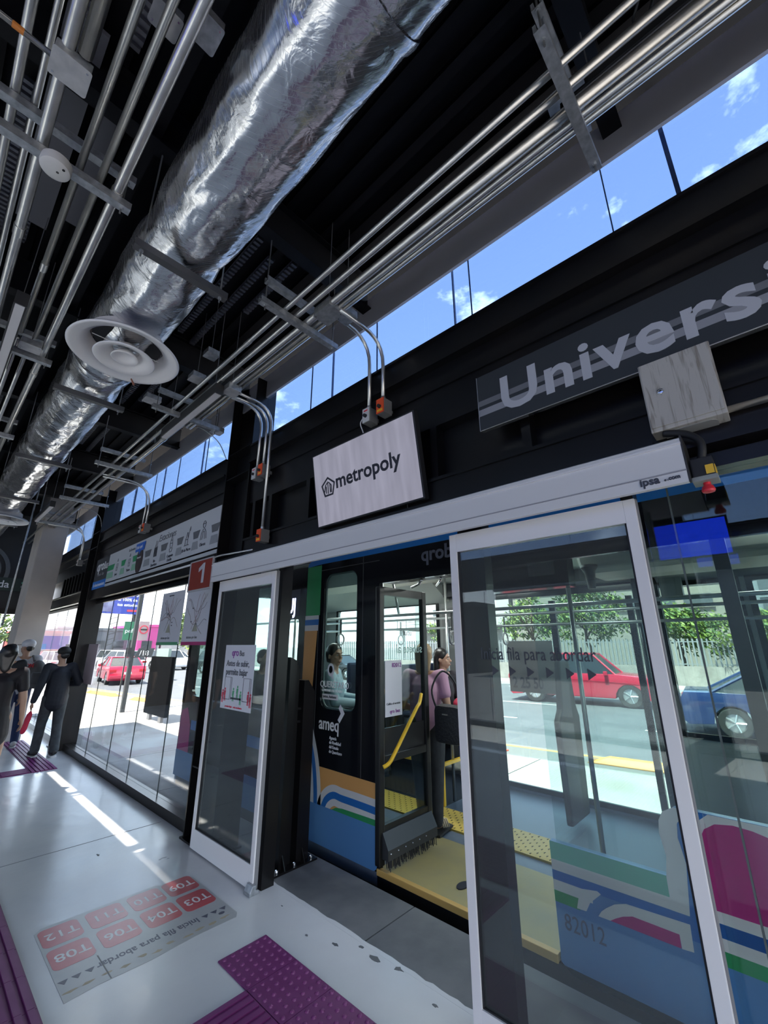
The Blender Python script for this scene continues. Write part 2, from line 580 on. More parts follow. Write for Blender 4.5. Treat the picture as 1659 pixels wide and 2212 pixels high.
# ---- posts
def post(yc, label, nm='steel_post', x0=1.95, x1=2.22, w=.25, top=4.42):
    p = thing(nm, (x0 + .13, yc, 0), label, 'post')
    for s in (-1, 1):
        obj('flange', MB().box(x0, x1, yc + s * w - .008, yc + s * w + .008, 0, top), M_STEEL, p)
    obj('web', MB().box(x0 + .12, x0 + .135, yc - w, yc + w, 0, top), M_STEEL, p)
    for z in (.55, 3.32, 3.62):
        obj('stiffener_plate', MB().box(x0 + .005, x0 + .12, yc - w, yc + w, z, z + .012), M_STEEL, p)
    obj('base_plate', MB().box(x0 - .02, x1 + .02, yc - w - .03, yc + w + .03, 0, .015), M_STEEL, p)
    return p
post(3.97, 'black steel H-post left of the sliding doors, tallest and nearest', x0=1.985)
post(9.17, 'black steel H-post beyond the route map window', top=4.42)

# ---- platform glazing between the posts and past them
def glazing(idx, y0, y1, edges, z1=2.36, x=2.12):
    w = struct('window_%d' % idx, MB().box(2.04, 2.17, y0, y1, 0, .09), M_STEEL)
    obj('top_rail', MB().box(2.05, 2.17, y0, y1, z1, z1 + .06), M_STEEL, w)
    panes(w, x, y0, y1, .09, z1, edges, M_GLASS, g=.006, jm=mat('glass_joint', (.12, .14, .14), .5))
    return w
glazing(4, 4.22, 8.92, [5.23, 6.17, 6.95, 7.98])
glazing(5, 9.42, 13.2, [10.2, 11.0, 11.9])
glazing(6, -3.2, .37, [.263, -.55, -1.4, -2.2], z1=2.28, x=2.10)

# ---- left side of the station (behind the camera's left): the same system, seen only in reflections
wl = struct('wall_left', MB().box(-4.56, -4.5, Y0, Y1, 2.75, 3.45), M_STEEL)
w7 = struct('window_7', MB().box(-4.6, -4.45, Y0, Y1, 0, .09), M_STEEL)
panes(w7, -4.53, Y0, Y1, .09, 2.75, [-1.2, .8, 2.8, 4.8, 6.8, 8.8, 10.8], M_LGLASS)
w8 = struct('window_8', MB().box(-4.6, -4.45, Y0, Y1, 3.45, 3.48), M_STEEL)
panes(w8, -4.53, Y0, Y1, 3.48, 4.3, [-1.2, .8, 2.8, 4.8, 6.8, 8.8, 10.8], M_CLERE)
struct('trim_2', MB().box(-4.58, -4.5, Y0, Y1, 4.3, 4.5), M_GREYSTRIP)
for i, yy in enumerate((1.2, 6.2, 11.0)):
    post(yy, ['black steel post of the far left wall nearest the camera', 'black steel post in the middle of the left wall', 'black steel post at the far end of the left wall'][i], x0=-4.68, x1=-4.41)

# ---- ceiling: black ribbed deck, cross beams, a narrow roof joint that lets a strip of sun in
ce = MB()
ce.box(-4.9, -.72, Y0, 14, 4.74, 4.80)
ce.box(-.64, 2.34, Y0, 14, 4.74, 4.80)
ce.box(-.72, -.64, Y0, 3.2, 4.74, 4.80)
ce.box(-.72, -.64, 7.3, 14, 4.74, 4.80)
ceil = struct('ceiling', ce, M_DECK)
k = 0
x = -4.7
ribmesh = None
while x < 2.1:
    if not (-.80 < x < -.56):
        if ribmesh is None:
            ro = obj('deck_rib', MB().box(-.03, .03, Y0, 14, 4.70, 4.74), M_DECK, ceil, local=False)
            ribmesh = ro; base = gl(ceil); ro.location.x = x - base.x * 0
            # mesh was written relative to the ceiling origin; shift it along X only
            ro.location.x = x
        else:
            q = ribmesh.copy(); COL.objects.link(q); q.location.x = x
    x += .16
for i in range(-1, 7):
    yy = .15 + 1.98 * i
    b = MB()
    b.box(-4.5, 2.09, yy - .05, yy + .05, 4.38, 4.392); b.box(-4.5, 2.09, yy - .05, yy + .05, 4.69, 4.70)
    b.box(-4.5, 2.09, yy - .005, yy + .005, 4.392, 4.69)
    obj('beam', b, M_CEIL, ceil)
# longitudinal purlins
for xx in (-2.6, -1.1, .33, 1.0):
    obj('purlin', MB().box(xx - .03, xx + .03, Y0, 13.5, 4.45, 4.60), M_CEIL, ceil)
# punched rails along the deck: strips with raised cells that catch the light
M_GLINT = mat('punched_rail_steel', (.16, .16, .18), .35, metal=.7)
def punched(xc, y0, y1):
    b = MB(); yy = y0
    b.box(xc - .03, xc + .03, y0, y1, 4.655, 4.66)
    while yy < y1:
        b.box(xc - .026, xc + .026, yy, yy + .022, 4.630, 4.655); yy += .045
    obj('punched_rail', b, M_GLINT, ceil)['kind'] = 'stuff'
for (xc, a, b_) in ((1.18, 2.4, 3.9), (1.34, 2.5, 4.0), (1.02, 4.3, 5.9), (1.2, 4.4, 5.8), (1.36, 4.3, 5.6), (-.1, 1.3, 3.8), (-.24, 2.5, 5.6), (.06, 4.5, 6.0),
                   (.12, 1.0, 1.9), (-.6, .5, 3.8), (-.85, 1.2, 3.4), (.95, 6.3, 7.8), (1.15, 6.3, 7.6), (1.3, 6.4, 7.8), (.1, 6.3, 8.0), (1.1, 8.3, 9.8), (1.5, 2.4, 3.2)):
    punched(xc, a, b_)
# strip of wood-fibre boards glinting between the beams
M_GB = mat('grey_back_board', (.10, .10, .115), .5)
for (xa, xb, ya, yb) in ((-.16, .02, 1.95, 3.5), (.08, .2, 2.3, 3.3), (-.62, -.5, 2.2, 4.0), (.55, .62, 4.2, 5.8)):
    obj('ceiling_board', MB().box(xa, xb, ya, yb, 4.60, 4.63), M_GB, ceil)

# ---- far end of the platform: concrete column, black end wall with the exit sign
col = MB().box(1.30, 1.72, 10.4, 11.2, 0, 4.72)
cl = tag(obj('concrete_column', col, M_COLUMN, bevel=.015), 'tall beige concrete column at the far end beside the window', 'column')
obj('capital', MB().box(1.28, 1.78, 10.38, 11.25, 4.05, 4.30), M_COLUMN, cl)
wf = struct('wall_far', MB().box(-4.5, 1.95, 13.3, 13.4, 2.35, 4.72).box(-4.5, .95, 13.3, 13.4, 0, 2.35), M_BLK)  # unseen left part runs to the floor, added to darken glass reflections
struct('window_9', MB().box(.95, 2.1, 13.3, 13.36, 0, .08), M_STEEL)
w9 = bpy.data.objects['window_9']
panes(w9, 0, 0, 0, 0, 0, [], M_GLASS) if False else None
for xa in (.96, 1.52):
    obj('pane', MB().box(xa, xa + .55, 13.33, 13.345, .08, 2.35), M_GLASS, w9)
struct('baseboard_far', MB().box(-4.5, 2.0, 13.24, 13.3, 2.30, 2.42), M_STEEL)
# near end: closed in behind the camera, never seen directly
struct('wall_near', MB().box(-4.5, 2.1, Y0 - .1, Y0, 2.4, 4.72), M_BLK)
# ================================================================= CEILING SERVICES
# ---- foil-wrapped air duct
DX, DZ, DR = .615, 3.94, .235
def duct_mesh(y0, y1, seed):
    from mathutils import noise as mn
    b = MB(); n = 72; step = .035
    m = int((y1 - y0) / step)
    for i in range(m + 1):
        y = y0 + (y1 - y0) * i / m
        # bulges between the hangers, pinched at them and at the taped seams
        q = min(abs(((y - 2.15 + .96) % 1.92) - .96), .5)
        base = DR * (1 - .07 * math.exp(-(q / .11) ** 2))
        seam = min(abs(((y + .4) % 1.15) - .57), .57)
        base *= 1 - .012 * math.exp(-(seam / .02) ** 2)
        for j in range(n):
            t = 2 * pi * j / n
            d = Vector((cos(t), y * 1.1 + seed, sin(t)))
            w = mn.noise(Vector((d.x * 2.2, d.y * 3.2, d.z * 2.2))) * .010 + mn.noise(Vector((d.x * 5, d.y * 7, d.z * 5))) * .004
            w += abs(mn.noise(Vector((d.x * 3 + 5, d.y * 4 + d.x * 3, d.z * 3)))) * .010
            r = base + w
            b.v.append((DX + r * cos(t), y, DZ + r * sin(t)))
    for i in range(m):
        for j in range(n):
            j2 = (j + 1) % n
            b.face((i * n + j, i * n + j2, (i + 1) * n + j2, (i + 1) * n + j))
    return b
duct = thing('air_duct', (DX, 4, DZ - DR), 'large silver foil-wrapped round air duct running along the black ceiling', 'duct')
for k, (a, b_) in enumerate(((-2.6, .62), (.6, 3.42), (3.4, 6.3), (6.28, 9.6), (9.58, 12.6))):
    o = obj('duct_section', duct_mesh(a, b_, 0), M_FOIL, duct, smooth='all')
for yy in (.61, 3.78, 6.29, 9.59):
    obj('foil_tape', MB().lathe([(DR + .012, -.03), (DR + .016, 0), (DR + .012, .03)], (DX, yy, DZ), 'y', 64), M_FOIL, duct, smooth=True)

# ---- round diffusers below the duct
def diffuser(y, label):
    d = thing('ceiling_diffuser', (DX, y, 3.62), label, 'air vent', 'round diffusers under the duct')
    R = .355
    obj('outer_cone', MB().lathe([(.245, 3.76), (.25, 3.69), (.285, 3.665), (.335, 3.655), (R, 3.635), (R + .004, 3.628), (R - .004, 3.620), (.335, 3.628), (.29, 3.642), (.245, 3.675), (.238, 3.76)], (DX, y, 0), 'z', 64), M_WHITE, d, smooth='all')
    obj('middle_cone', MB().lathe([(.09, 3.68), (.12, 3.64), (.165, 3.615), (.195, 3.598), (.198, 3.592), (.19, 3.587), (.155, 3.602), (.115, 3.625), (.085, 3.67)], (DX, y, 0), 'z', 56), M_WHITE, d, smooth='all')
    obj('inner_cone', MB().lathe([(.001, 3.668), (.05, 3.655), (.082, 3.612), (.088, 3.600), (.082, 3.596), (.06, 3.615), (.035, 3.632), (.001, 3.636)], (DX, y, 0), 'z', 40), M_WHITE, d, smooth='all')
    obj('throat', MB().lathe([(.0, 3.74), (.224, 3.74)], (DX, y, 0), 'z', 40), M_BLK, d)
    for a in (0, 60, 120):
        c, s = cos(radians(a)), sin(radians(a))
        obj('spoke', MB().tube([(DX - .22 * c, y - .22 * s, 3.69), (DX + .22 * c, y + .22 * s, 3.69)], .003, 6), M_GALV, d)
    obj('collar', MB().lathe([(.205, DZ - .12), (.215, 3.80), (.232, 3.765), (.238, 3.75)], (DX, y, 0), 'z', 48), M_FOIL, d, smooth='all')
    return d
d1 = diffuser(3.15, 'large white round diffuser nearest the camera under the foil duct')
obj('loose_tag', MB().tube([(.74, 3.42, 3.62), (.77, 3.45, 3.60), (.78, 3.47, 3.605)], [.006, .009, .005], 6), mat('rusty_rag', (.30, .12, .08), .8), d1)
diffuser(9.35, 'far white round diffuser, second along the foil duct')
diffuser(-1.6, 'white round diffuser on the duct behind the camera')

# ---- trapeze hangers
def channel(x0, x1, y, z, w=.045, h=.045, t=.004):
    b = MB()
    b.box(x0, x1, y - w / 2, y + w / 2, z, z + t)
    b.box(x0, x1, y - w / 2, y - w / 2 + t, z + t, z + h); b.box(x0, x1, y + w / 2 - t, y + w / 2, z + t, z + h)
    b.box(x0, x1, y - w / 2 + t, y - w / 2 + .012, z + h - t, z + h); b.box(x0, x1, y + w / 2 - .012, y + w / 2 - t, z + h - t, z + h)
    return b
M_ROD = mat('threaded_rod', (.2, .2, .2), .5, metal=.6)
def hanger(y, xs, z, tiers, label, grp, m=M_GALV, rods=True):
    h = thing('trapeze_hanger', (sum(xs) / 2, y, z), label, 'pipe hanger', grp)
    for (a, b_, zz) in tiers:
        obj('channel', channel(a, b_, y, zz), m, h)
    for x in (xs[0] + .04, xs[1] - .04):
        obj('rod', MB().tube([(x, y, z - .04), (x, y, 4.5)], .0045, 6), M_ROD, h)
        nt_ = MB()
        for (a, b_, zz) in tiers: nt_.lathe([(.001, zz - .012), (.011, zz - .012), (.011, zz), (.001, zz)], (x, y, 0), 'z', 6)
        obj('nut', nt_, M_GALV, h)
    return h
M_DARKCH = mat('dark_duct_channel', (.09, .09, .095), .45, metal=.5)
names_d = ['nearest', 'second', 'third', 'fourth', 'fifth', 'sixth']
for i in range(6):
    y = .22 + 1.93 * i if i else .22
    hanger(y, (.35, .875), 3.645, [(.35, .875, 3.645)], 'dark steel bar under the foil duct, %s from the camera' % names_d[i], 'duct hangers', M_DARKCH)
    hanger(y, (1.10, 1.775), 3.80, [(1.10, 1.775, 3.80), (1.13, 1.66 if i else 1.72, 3.995)], 'two-tier galvanised hanger under the right-hand conduits, %s from the camera' % names_d[i], 'right conduit hangers')
    if i > 0:
        hanger(y, (-1.15, .30), 3.83, [(-1.15, .30, 3.83), (-1.15, .295, 4.02)], 'two-tier galvanised hanger under the left-hand conduits, %s along' % names_d[i - 1], 'left conduit hangers')

# ---- conduits
def conduit(name, pts, r, label, grp=None, m=M_PIPE, rb=.15, couplings=()):
    P = bend(pts, rb) if len(pts) > 2 else [Vector(p) for p in pts]
    c = thing(name, pts[0], label, 'conduit', grp)
    obj('pipe', MB().tube(P, r, 14), m, c, smooth='all')
    for q in couplings:
        a, b_ = Vector(q[0]), Vector(q[1])
        obj('coupling', MB().tube([a, b_], r * 1.18, 14), m, c, smooth=True)
    return c
H = 1.6
RC = [(.5706, .017, 4.03), (.6114, .019, 3.875), (.6524, .027, 3.875), (.6784, .018, 3.87), (.6947, .016, 3.865)]
RL = ['first thin conduit right of the duct, highest of the right-hand bundle', 'second conduit of the right-hand bundle', 'thickest conduit in the middle of the right-hand bundle',
      'thin conduit just beside the thick one in the right-hand bundle', 'outermost thin conduit of the right-hand bundle, nearest the wall']
for i, (c, r, z) in enumerate(RC):
    z = 3.87 if i == 0 else z
    x = c * (z - H)
    ye = 12.6 if i < 3 else 4.35
    cp = []
    for yy in ((2.62, 5.6, 8.8) if i == 0 else (3.25, 6.6) if i == 1 else (4.8, 9.0)):
        if yy < ye: cp.append(((x, yy, z), (x, yy + .07, z)))
    conduit('conduit', [(x, Y0, z), (x, ye, z)], r, RL[i], 'right conduit bundle', couplings=cp)
LC = [(-.0931, .020, 4.09), (-.0627, .015, 4.09), (-.0397, .024, 3.90), (-.0162, .026, 3.90), (.0257, .017, 3.895), (.0635, .017, 3.895), (.0983, .024, 3.90)]
LL = ['upper conduit at the far left of the left-hand bundle', 'thin upper conduit, second from the left', 'thick dull conduit passing behind the square box', 'short thick conduit ending at the square box',
      'thin conduit just right of the square box', 'thin conduit, second from the duct side', 'thick bright conduit closest to the foil duct']
for i, (c, r, z) in enumerate(LC):
    x = c * (z - H)
    ye = 1.62 if i == 3 else 12.6
    if i in (4, 5): ye = 3.84
    cp = []
    for yy in {2: (2.75,), 6: (2.12, 4.4), 4: (2.95,), 0: (5,)}.get(i, ()):
        cp.append(((x, yy, z), (x, yy + .08, z)))
    conduit('conduit', [(x, Y0, z), (x, ye, z)], r, LL[i], 'left conduit bundle', couplings=cp)
for i, x in enumerate((-.42, -.62, -.8, .06, .13)):
    conduit('conduit', [(x, 2.3 if i < 3 else 3.95, 3.90), (x, 12.4, 3.90)], .015, ['third', 'second', 'first', 'fourth', 'fifth'][i] + ' thin conduit counted from the left in the far left-hand bundle', 'far left conduits')

# ---- junction boxes
def jbox(c, s, label, m=M_GALV, h=.05, grp='square junction boxes', rot=0):
    j = thing('junction_box', c, label, 'junction box', grp)
    obj('box', MB().box(c[0] - s[0] / 2, c[0] + s[0] / 2, c[1] - s[1] / 2, c[1] + s[1] / 2, c[2], c[2] + h), M_GALV, j, bevel=.004)
    obj('cover', MB().xy(rrect(c[0] - s[0] / 2 - .004, c[0] + s[0] / 2 + .004, c[1] - s[1] / 2 - .004, c[1] + s[1] / 2 + .004, .012), c[2] - .004, .004), m, j)
    for sx, sy in ((-1, 1), (1, -1)):
        obj('screw', MB().lathe([(.0, -.003), (.004, -.003), (.004, 0)], (c[0] + sx * (s[0] / 2 - .012), c[1] + sy * (s[1] / 2 - .012), c[2] - .003), 'z', 8), M_CHROME, j)
    obj('support_rod', MB().tube([(c[0], c[1], c[2] + h), (c[0], c[1], 4.71)], .003, 5), M_ROD, j)
    return j
M_BOXL = mat('pale_zinc_cover', (.50, .50, .51), .5, metal=.3, noise=(18, .8, (.36, .36, .38)))
jbox((-.065, 1.69, 3.845), (.125, .115), 'square grey cover plate joining the two thick conduits top left', M_BOXL)
jbox((.15, 1.31, 3.96), (.10, .09), 'pale square plate behind the conduits at the top, left one', M_BOXL)
jbox((.275, 1.23, 3.97), (.10, .11), 'darker square plate beside the foil duct at the top', M_GALV)
jbox((.138, 3.93, 3.84), (.13, .11), 'white square box where two thin conduits end before the diffuser', M_BOXL)
jbox((1.51, 1.93, 3.83), (.13, .17), 'grey galvanised box on the hanger where the first drop conduit leaves', M_GALV, h=.07)
jbox((1.64, 1.88, 3.86), (.10, .12), 'smaller box next to the drop conduit over the screen', M_GALV, h=.05)
jbox((1.50, 3.28, 3.80), (.12, .13), 'pale box at the near end of the hanging black lamp', M_BOXL, h=.06)
jbox((1.12, 4.2, 3.93), (.14, .12), 'pale box left of the black lamp, lower', M_BOXL)
jbox((1.28, 3.55, 3.95), (.12, .12), 'pale box behind the black lamp, upper', M_BOXL)
jbox((1.66, 4.22, 3.90), (.12, .12), 'pale box hanging near the tall post, right', M_BOXL)
jbox((1.83, 4.25, 3.88), (.12, .11), 'small box next to the tall post over the window', M_BOXL)
jbox((1.25, 3.22, 4.02), (.10, .10), 'small dark box above the bent conduit by the diffuser', M_GALV)
rd = thing('round_cover', (-.023, 2.13, 3.80), 'white round cover under the left-hand hanger', 'round cover')
obj('dish', MB().lathe([(.001, 3.775), (.045, 3.776), (.060, 3.784), (.064, 3.80), (.062, 3.83), (.001, 3.83)], (-.023, 2.13, 0), 'z', 28), mat('ivory_plastic', (.60, .59, .58), .5), rd, smooth=True)
for q in ((.012, .02), (.03, -.012)):
    obj('vent_hole', MB().lathe([(.001, 3.7745), (.006, 3.7745), (.006, 3.777)], (-.023 + q[0], 2.11 + q[1], 0), 'z', 10), M_BLK, rd)
# painted flat conduit with an orange mark, top left
fc = tag(obj('thin_cross_pipe', MB().tube([(-.9, 1.69, 3.86), (-.13, 1.69, 3.86)], .011, 10), M_PIPE, smooth='all'), 'thin pipe crossing into the square cover plate, with an orange mark', 'conduit')
obj('orange_mark', MB().tube([(-.25, 1.69, 3.86), (-.215, 1.69, 3.86)], .0125, 10), mat('orange_rust_mark', (.55, .18, .03), .6), fc)

# ---- drop conduits down the wall with coloured switch boxes
def drop(y, x0, z0, zb, label, r=.014):
    return conduit('drop_conduit', [(x0, y, z0), (1.93, y, z0), (1.93, y, zb)], r, label, 'drop conduits', rb=.28, couplings=[((1.93, y, zb + .0), (1.93, y, zb + .03))])
drop(1.93, 1.45, 3.87, 3.25, 'left drop conduit curving down to the white switch box')
drop(1.79, 1.50, 3.78, 3.27, 'right drop conduit curving down to the orange switch box over the screen')
drop(3.46, 1.5, 3.87, 3.23, 'drop conduit to the white box left of the screen')
drop(3.35, 1.55, 3.82, 3.24, 'drop conduit to the orange box left of the screen')
drop(3.27, 1.5, 3.82, 2.58, 'long drop conduit down to the low orange box above the door header')
drop(6.55, 1.3, 3.88, 3.25, 'drop conduit over the route map panel, left')
drop(6.42, 1.3, 3.80, 3.25, 'drop conduit over the route map panel, right')
drop(10.0, 1.3, 3.88, 3.2, 'drop conduit near the concrete column, left')
drop(9.9, 1.3, 3.80, 3.2, 'drop conduit near the concrete column, right')
def swbox(y, z, m, label, knob=True):
    s = thing('switch_box', (1.93, y, z), label, 'switch box', 'small wall switch boxes')
    obj('housing', MB().box(1.90, 1.985, y - .035, y + .035, z, z + .115), mat('grey_box_side', (.22, .22, .22), .5), s, bevel=.004)
    obj('front_plate', MB().box(1.893, 1.90, y - .034, y + .034, z + .001, z + .114), m, s)
    if knob:
        obj('knob', MB().lathe([(.001, -.022), (.012, -.02), (.014, -.0), (.001, 0)], (1.893, y, z + .05), 'x', 14), M_BLK, s, smooth=True)
    if m is M_ORANGE: obj('yellow_strip', MB().box(1.891, 1.893, y - .025, y + .025, z + .012, z + .028), M_YEL, s)
    else: obj('red_mark', MB().box(1.891, 1.893, y - .018, y + .018, z + .088, z + .098), M_REDB, s)
    obj('wall_bracket', MB().box(1.985, 2.03, y - .012, y + .012, z + .04, z + .07), M_GALV, s)
    return s
M_BOXW = mat('white_switch_plate', (.66, .65, .64), .45)
swbox(1.93, 3.135, M_BOXW, 'white switch box over the screen, left of the orange one')
swbox(1.79, 3.155, M_ORANGE, 'orange switch box over the screen')
swbox(3.46, 3.115, M_BOXW, 'white switch box on the black wall left of the screen')
swbox(3.35, 3.125, M_ORANGE, 'orange switch box on the black wall left of the screen')
swbox(3.27, 2.47, M_ORANGE, 'low orange switch box just above the white door header')
swbox(6.55, 3.14, M_BOXW, 'white switch box above the route map panel')
swbox(6.42, 3.14, M_ORANGE, 'orange-red switch box above the route map panel')
swbox(9.95, 3.09, M_BOXW, 'far small switch box near the concrete column')
# loose wire beside the white box
tag(obj('hanging_wire', MB().tube(smooth_path([(1.91, 1.96, 3.2), (1.90, 1.99, 3.15), (1.92, 1.985, 3.09), (1.95, 1.98, 3.02)]), .004, 6), M_TXT_W, smooth='all'), 'thin pale wire hanging beside the white switch box', 'wire')

# ---- linear lamps
def lamp(x, y0, y1, z, w, label):
    l = thing('linear_lamp', (x, (y0 + y1) / 2, z), label, 'ceiling lamp', 'linear ceiling lamps')
    obj('housing', MB().box(x - w / 2, x + w / 2, y0, y1, z + .01, z + .10), M_DARKBOX, l, bevel=.003)
    obj('diffuser', MB().box(x - w / 2 + .01, x + w / 2 - .01, y0 + .01, y1 - .01, z + .002, z + .012), M_LENS, l)
    obj('end_cap', MB().box(x - w / 2, x + w / 2, y0 - .006, y0, z, z + .10), M_DARKBOX, l)
    for yy in (y0 + .1, y1 - .1):
        obj('suspension_wire', MB().tube([(x, yy, z + .1), (x, yy, 4.7)], .003, 6), M_ROD, l)
    return l
lamp(1.395, 3.3, 4.55, 3.74, .075, 'black linear lamp hanging under the right-hand conduits beyond the diffuser')
lamp(1.535, -1.0, .24, 3.96, .075, 'linear lamp with grey lens between the conduits at the top right')
lamp(.01, 3.27, 4.5, 3.74, .07, 'linear lamp with grey lens left of the diffuser')
lamp(1.1, 8.4, 9.7, 3.76, .07, 'far linear lamp under the right-hand conduits')
# small brackets and loose cable near the top right lamp
tag(obj('lamp_bracket', MB().prism([(0, 0), (.14, 0), (.14, .02), (.03, .02), (.0, .12), (-.03, .12), (-.02, 0)], (1.47, .30, 3.97), (0, -1, 0), (1, 0, 0), (0, 0, .03)), M_GALV), 'bent grey bracket on the top right hanger', 'bracket')
tag(obj('loose_cable', MB().tube(smooth_path([(1.42, -.2, 4.6), (1.44, -.12, 4.3), (1.43, -.08, 4.08), (1.47, -.05, 4.05), (1.5, -.1, 4.07), (1.49, -.18, 4.3), (1.45, -.22, 4.6)]), .006, 6), M_BLK, smooth='all'), 'black loose cable looping over the top right conduit', 'cable')
# thin flexible wires sweeping to the wall
tag(obj('thin_wire', MB().tube(smooth_path([(1.5, 4.4, 3.9), (1.7, 4.38, 3.93), (1.88, 4.3, 3.8), (1.97, 4.24, 3.6)]), .005, 6), M_GALV, smooth='all'), 'thin grey wire curving from the box to the tall post', 'wire')
tag(obj('thin_wire', MB().tube(smooth_path([(1.45, 9.0, 3.95), (1.7, 9.0, 4.0), (1.9, 9.0, 3.9), (1.97, 9.0, 3.7)]), .005, 6), M_GALV, smooth='all'), 'thin wire curving to the far black post', 'wire')
# vertical hanging pole at the far end
tag(obj('hanging_pole', MB().tube([(.95, 9.0, 4.5), (.93, 9.0, 1.9)], .012, 8), M_GALV, smooth='all'), 'slim grey pole hanging before the exit sign', 'pole')
# camera on a short mast near the far wall
cm = thing('ceiling_camera', (1.45, 11.5, 2.95), 'white camera on a mast in front of the exit wall', 'camera')
obj('mast', MB().tube([(1.45, 11.5, 4.4), (1.45, 11.5, 3.1)], .03, 10), M_WHITE, cm, smooth='all')
obj('head', MB().lathe([(.001, 0), (.05, .02), (.07, .06), (.07, .1), (.001, .12)], (1.45, 11.5, 2.97), 'z', 16), M_WHITE, cm, smooth=True)
# ================================================================= SLIDING DOORS
M_HEAD = M_WALU
hd = thing('door_header', (1.92, 2.1, 2.18), 'long silver sliding-door header box over the open doorway', 'door header')
obj('casing', MB().prism([(0, .065), (.0, .19), (-.13, .19), (-.15, .18), (-.15, .0), (-.125, .0)], (2.0, .155, 2.18), (1, 0, 0), (0, 0, 1), (0, 3.86, 0)), M_HEAD, hd, bevel=.003)
obj('rib', MB().box(1.843, 1.851, .155, 4.015, 2.335, 2.343), M_WHITE, hd)
obj('rib', MB().box(1.846, 1.851, .155, 4.015, 2.225, 2.230), mat('seam_grey', (.34, .34, .37), .5), hd)
obj('end_plate', MB().prism([(0, .065), (.0, .19), (-.15, .19), (-.15, .0), (-.125, .0)], (2.0, .150, 2.18), (1, 0, 0), (0, 0, 1), (0, .006, 0)), mat('black_end_cap', (.03, .03, .03), .5), hd)
obj('end_plate', MB().prism([(0, .065), (.0, .19), (-.15, .19), (-.15, .0), (-.125, .0)], (2.0, 4.014, 2.18), (1, 0, 0), (0, 0, 1), (0, .006, 0)), M_HEAD, hd)
R_, UP = (0, -1, 0), (0, 0, 1)      # reading direction on the right wall, seen from the platform
text('maker_lettering', 'ipsa', .045, (1.848, .315, 2.198), R_, UP, M_TXT_K, hd, bold=.0012)
text('maker_lettering', '.com', .022, (1.848, .222, 2.201), R_, UP, M_TXT_K, hd, bold=.0008)
obj('dot', MB().lathe([(.001, 0), (.004, 0), (.004, .002), (.001, .002)], (1.846, .228, 2.203), 'x', 10), M_TXT_K, hd)
# black steel track cover right above the header
tag(obj('cable_tray', MB().box(1.90, 2.0, .25, 4.0, 2.372, 2.40), M_STEEL), 'black cable tray lying on top of the silver door header', 'cable tray')
tag(obj('bent_tube', MB().tube(bend([(1.9, 3.35, 2.41), (1.87, 3.9, 2.43), (1.86, 4.03, 2.42), (1.9, 4.03, 2.38)], .05), .010, 10), M_PIPE, smooth='all'), 'bent grey tube over the left end of the door header', 'tube')

def slide_door(name, y0, y1, x, label, bot=.15, top=2.09, ztop=2.19, inner=True):
    d = thing(name, (x, (y0 + y1) / 2, 0), label, 'sliding door', 'sliding glass platform doors')
    w = .045
    for (a, b_) in ((y0, y0 + w), (y1 - w, y1)):
        obj('stile', MB().box(x - .02, x + .02, a, b_, .012, ztop), M_WHITE, d, bevel=.002)
        obj('rubber_seal', MB().box(x - .008, x + .02, a - .004 if a == y0 else b_, a if a == y0 else b_ + .004, .02, ztop), mat('grey_seal', (.2, .2, .21), .6), d)
    obj('top_rail', MB().box(x - .02, x + .02, y0 + w, y1 - w, top, ztop), M_WHITE, d)
    obj('bottom_rail', MB().box(x - .02, x + .02, y0 + w, y1 - w, .012, bot), M_WHITE, d)
    obj('gasket', MB().box(x - .012, x + .012, y0 + w, y0 + w + .008, bot, top), M_BLK, d)
    obj('gasket', MB().box(x - .012, x + .012, y1 - w - .008, y1 - w, bot, top), M_BLK, d)
    obj('gasket', MB().box(x - .012, x + .012, y0 + w, y1 - w, bot, bot + .006), M_BLK, d)
    obj('glass_pane', MB().box(x - .004, x + .004, y0 + w + .006, y1 - w - .006, bot, top), M_DGLASS, d)
    return d
ld = slide_door('sliding_door', 3.02, 3.985, 1.96, 'left sliding glass door leaf carrying the boarding notice')
rd2 = slide_door('sliding_door', .365, 1.305, 1.975, 'right sliding glass door leaf with dark lettering and arrows')
# lettering on the right leaf
text('queue_lettering', 'Inicia fila para abordar', .082, (1.968, 1.16, 1.53), R_, UP, M_TXT_K, rd2, ex=.0006, bold=.0004, sx=.745)
for k in range(6):
    y = 1.10 - .089 * k
    obj('arrow', MB().yz([(y, 1.503), (y, 1.455), (y - .035, 1.479)], 1.967, -.001), M_TXT_K, rd2)
# boarding notice on the left leaf
pn = tag(obj('notice', MB().yz([(3.745, 1.60), (3.245, 1.60), (3.245, 1.085), (3.745, 1.085)], 1.951, .002), mat('notice_paper', (.70, .71, .76), .5)), 'white boarding notice stuck on the left sliding door', 'notice')
M_GREYTX = mat('grey_print', (.10, .11, .13), .6)
M_REDP = mat('red_print', (.62, .06, .10), .6); M_GRNP = mat('green_print', (.10, .40, .20), .6); M_BLUP = mat('blue_print', (.06, .16, .5), .6); M_PURP = mat('violet_print', (.25, .05, .3), .6)
xx = 1.9495
text('lettering', 'qro', .085, (xx, 3.625, 1.51), R_, UP, M_PURP, pn, bold=.0006, sx=.95)
text('lettering', 'Bus', .065, (xx, 3.495, 1.51), R_, UP, M_GREYTX, pn, sx=.85)
text('lettering', 'Antes de subir,', .072, (xx, 3.70, 1.425), R_, UP, M_GREYTX, pn, sx=.86)
text('lettering', 'permite bajar', .074, (xx, 3.70, 1.355), R_, UP, M_GREYTX, pn, sx=.9, bold=.0008)
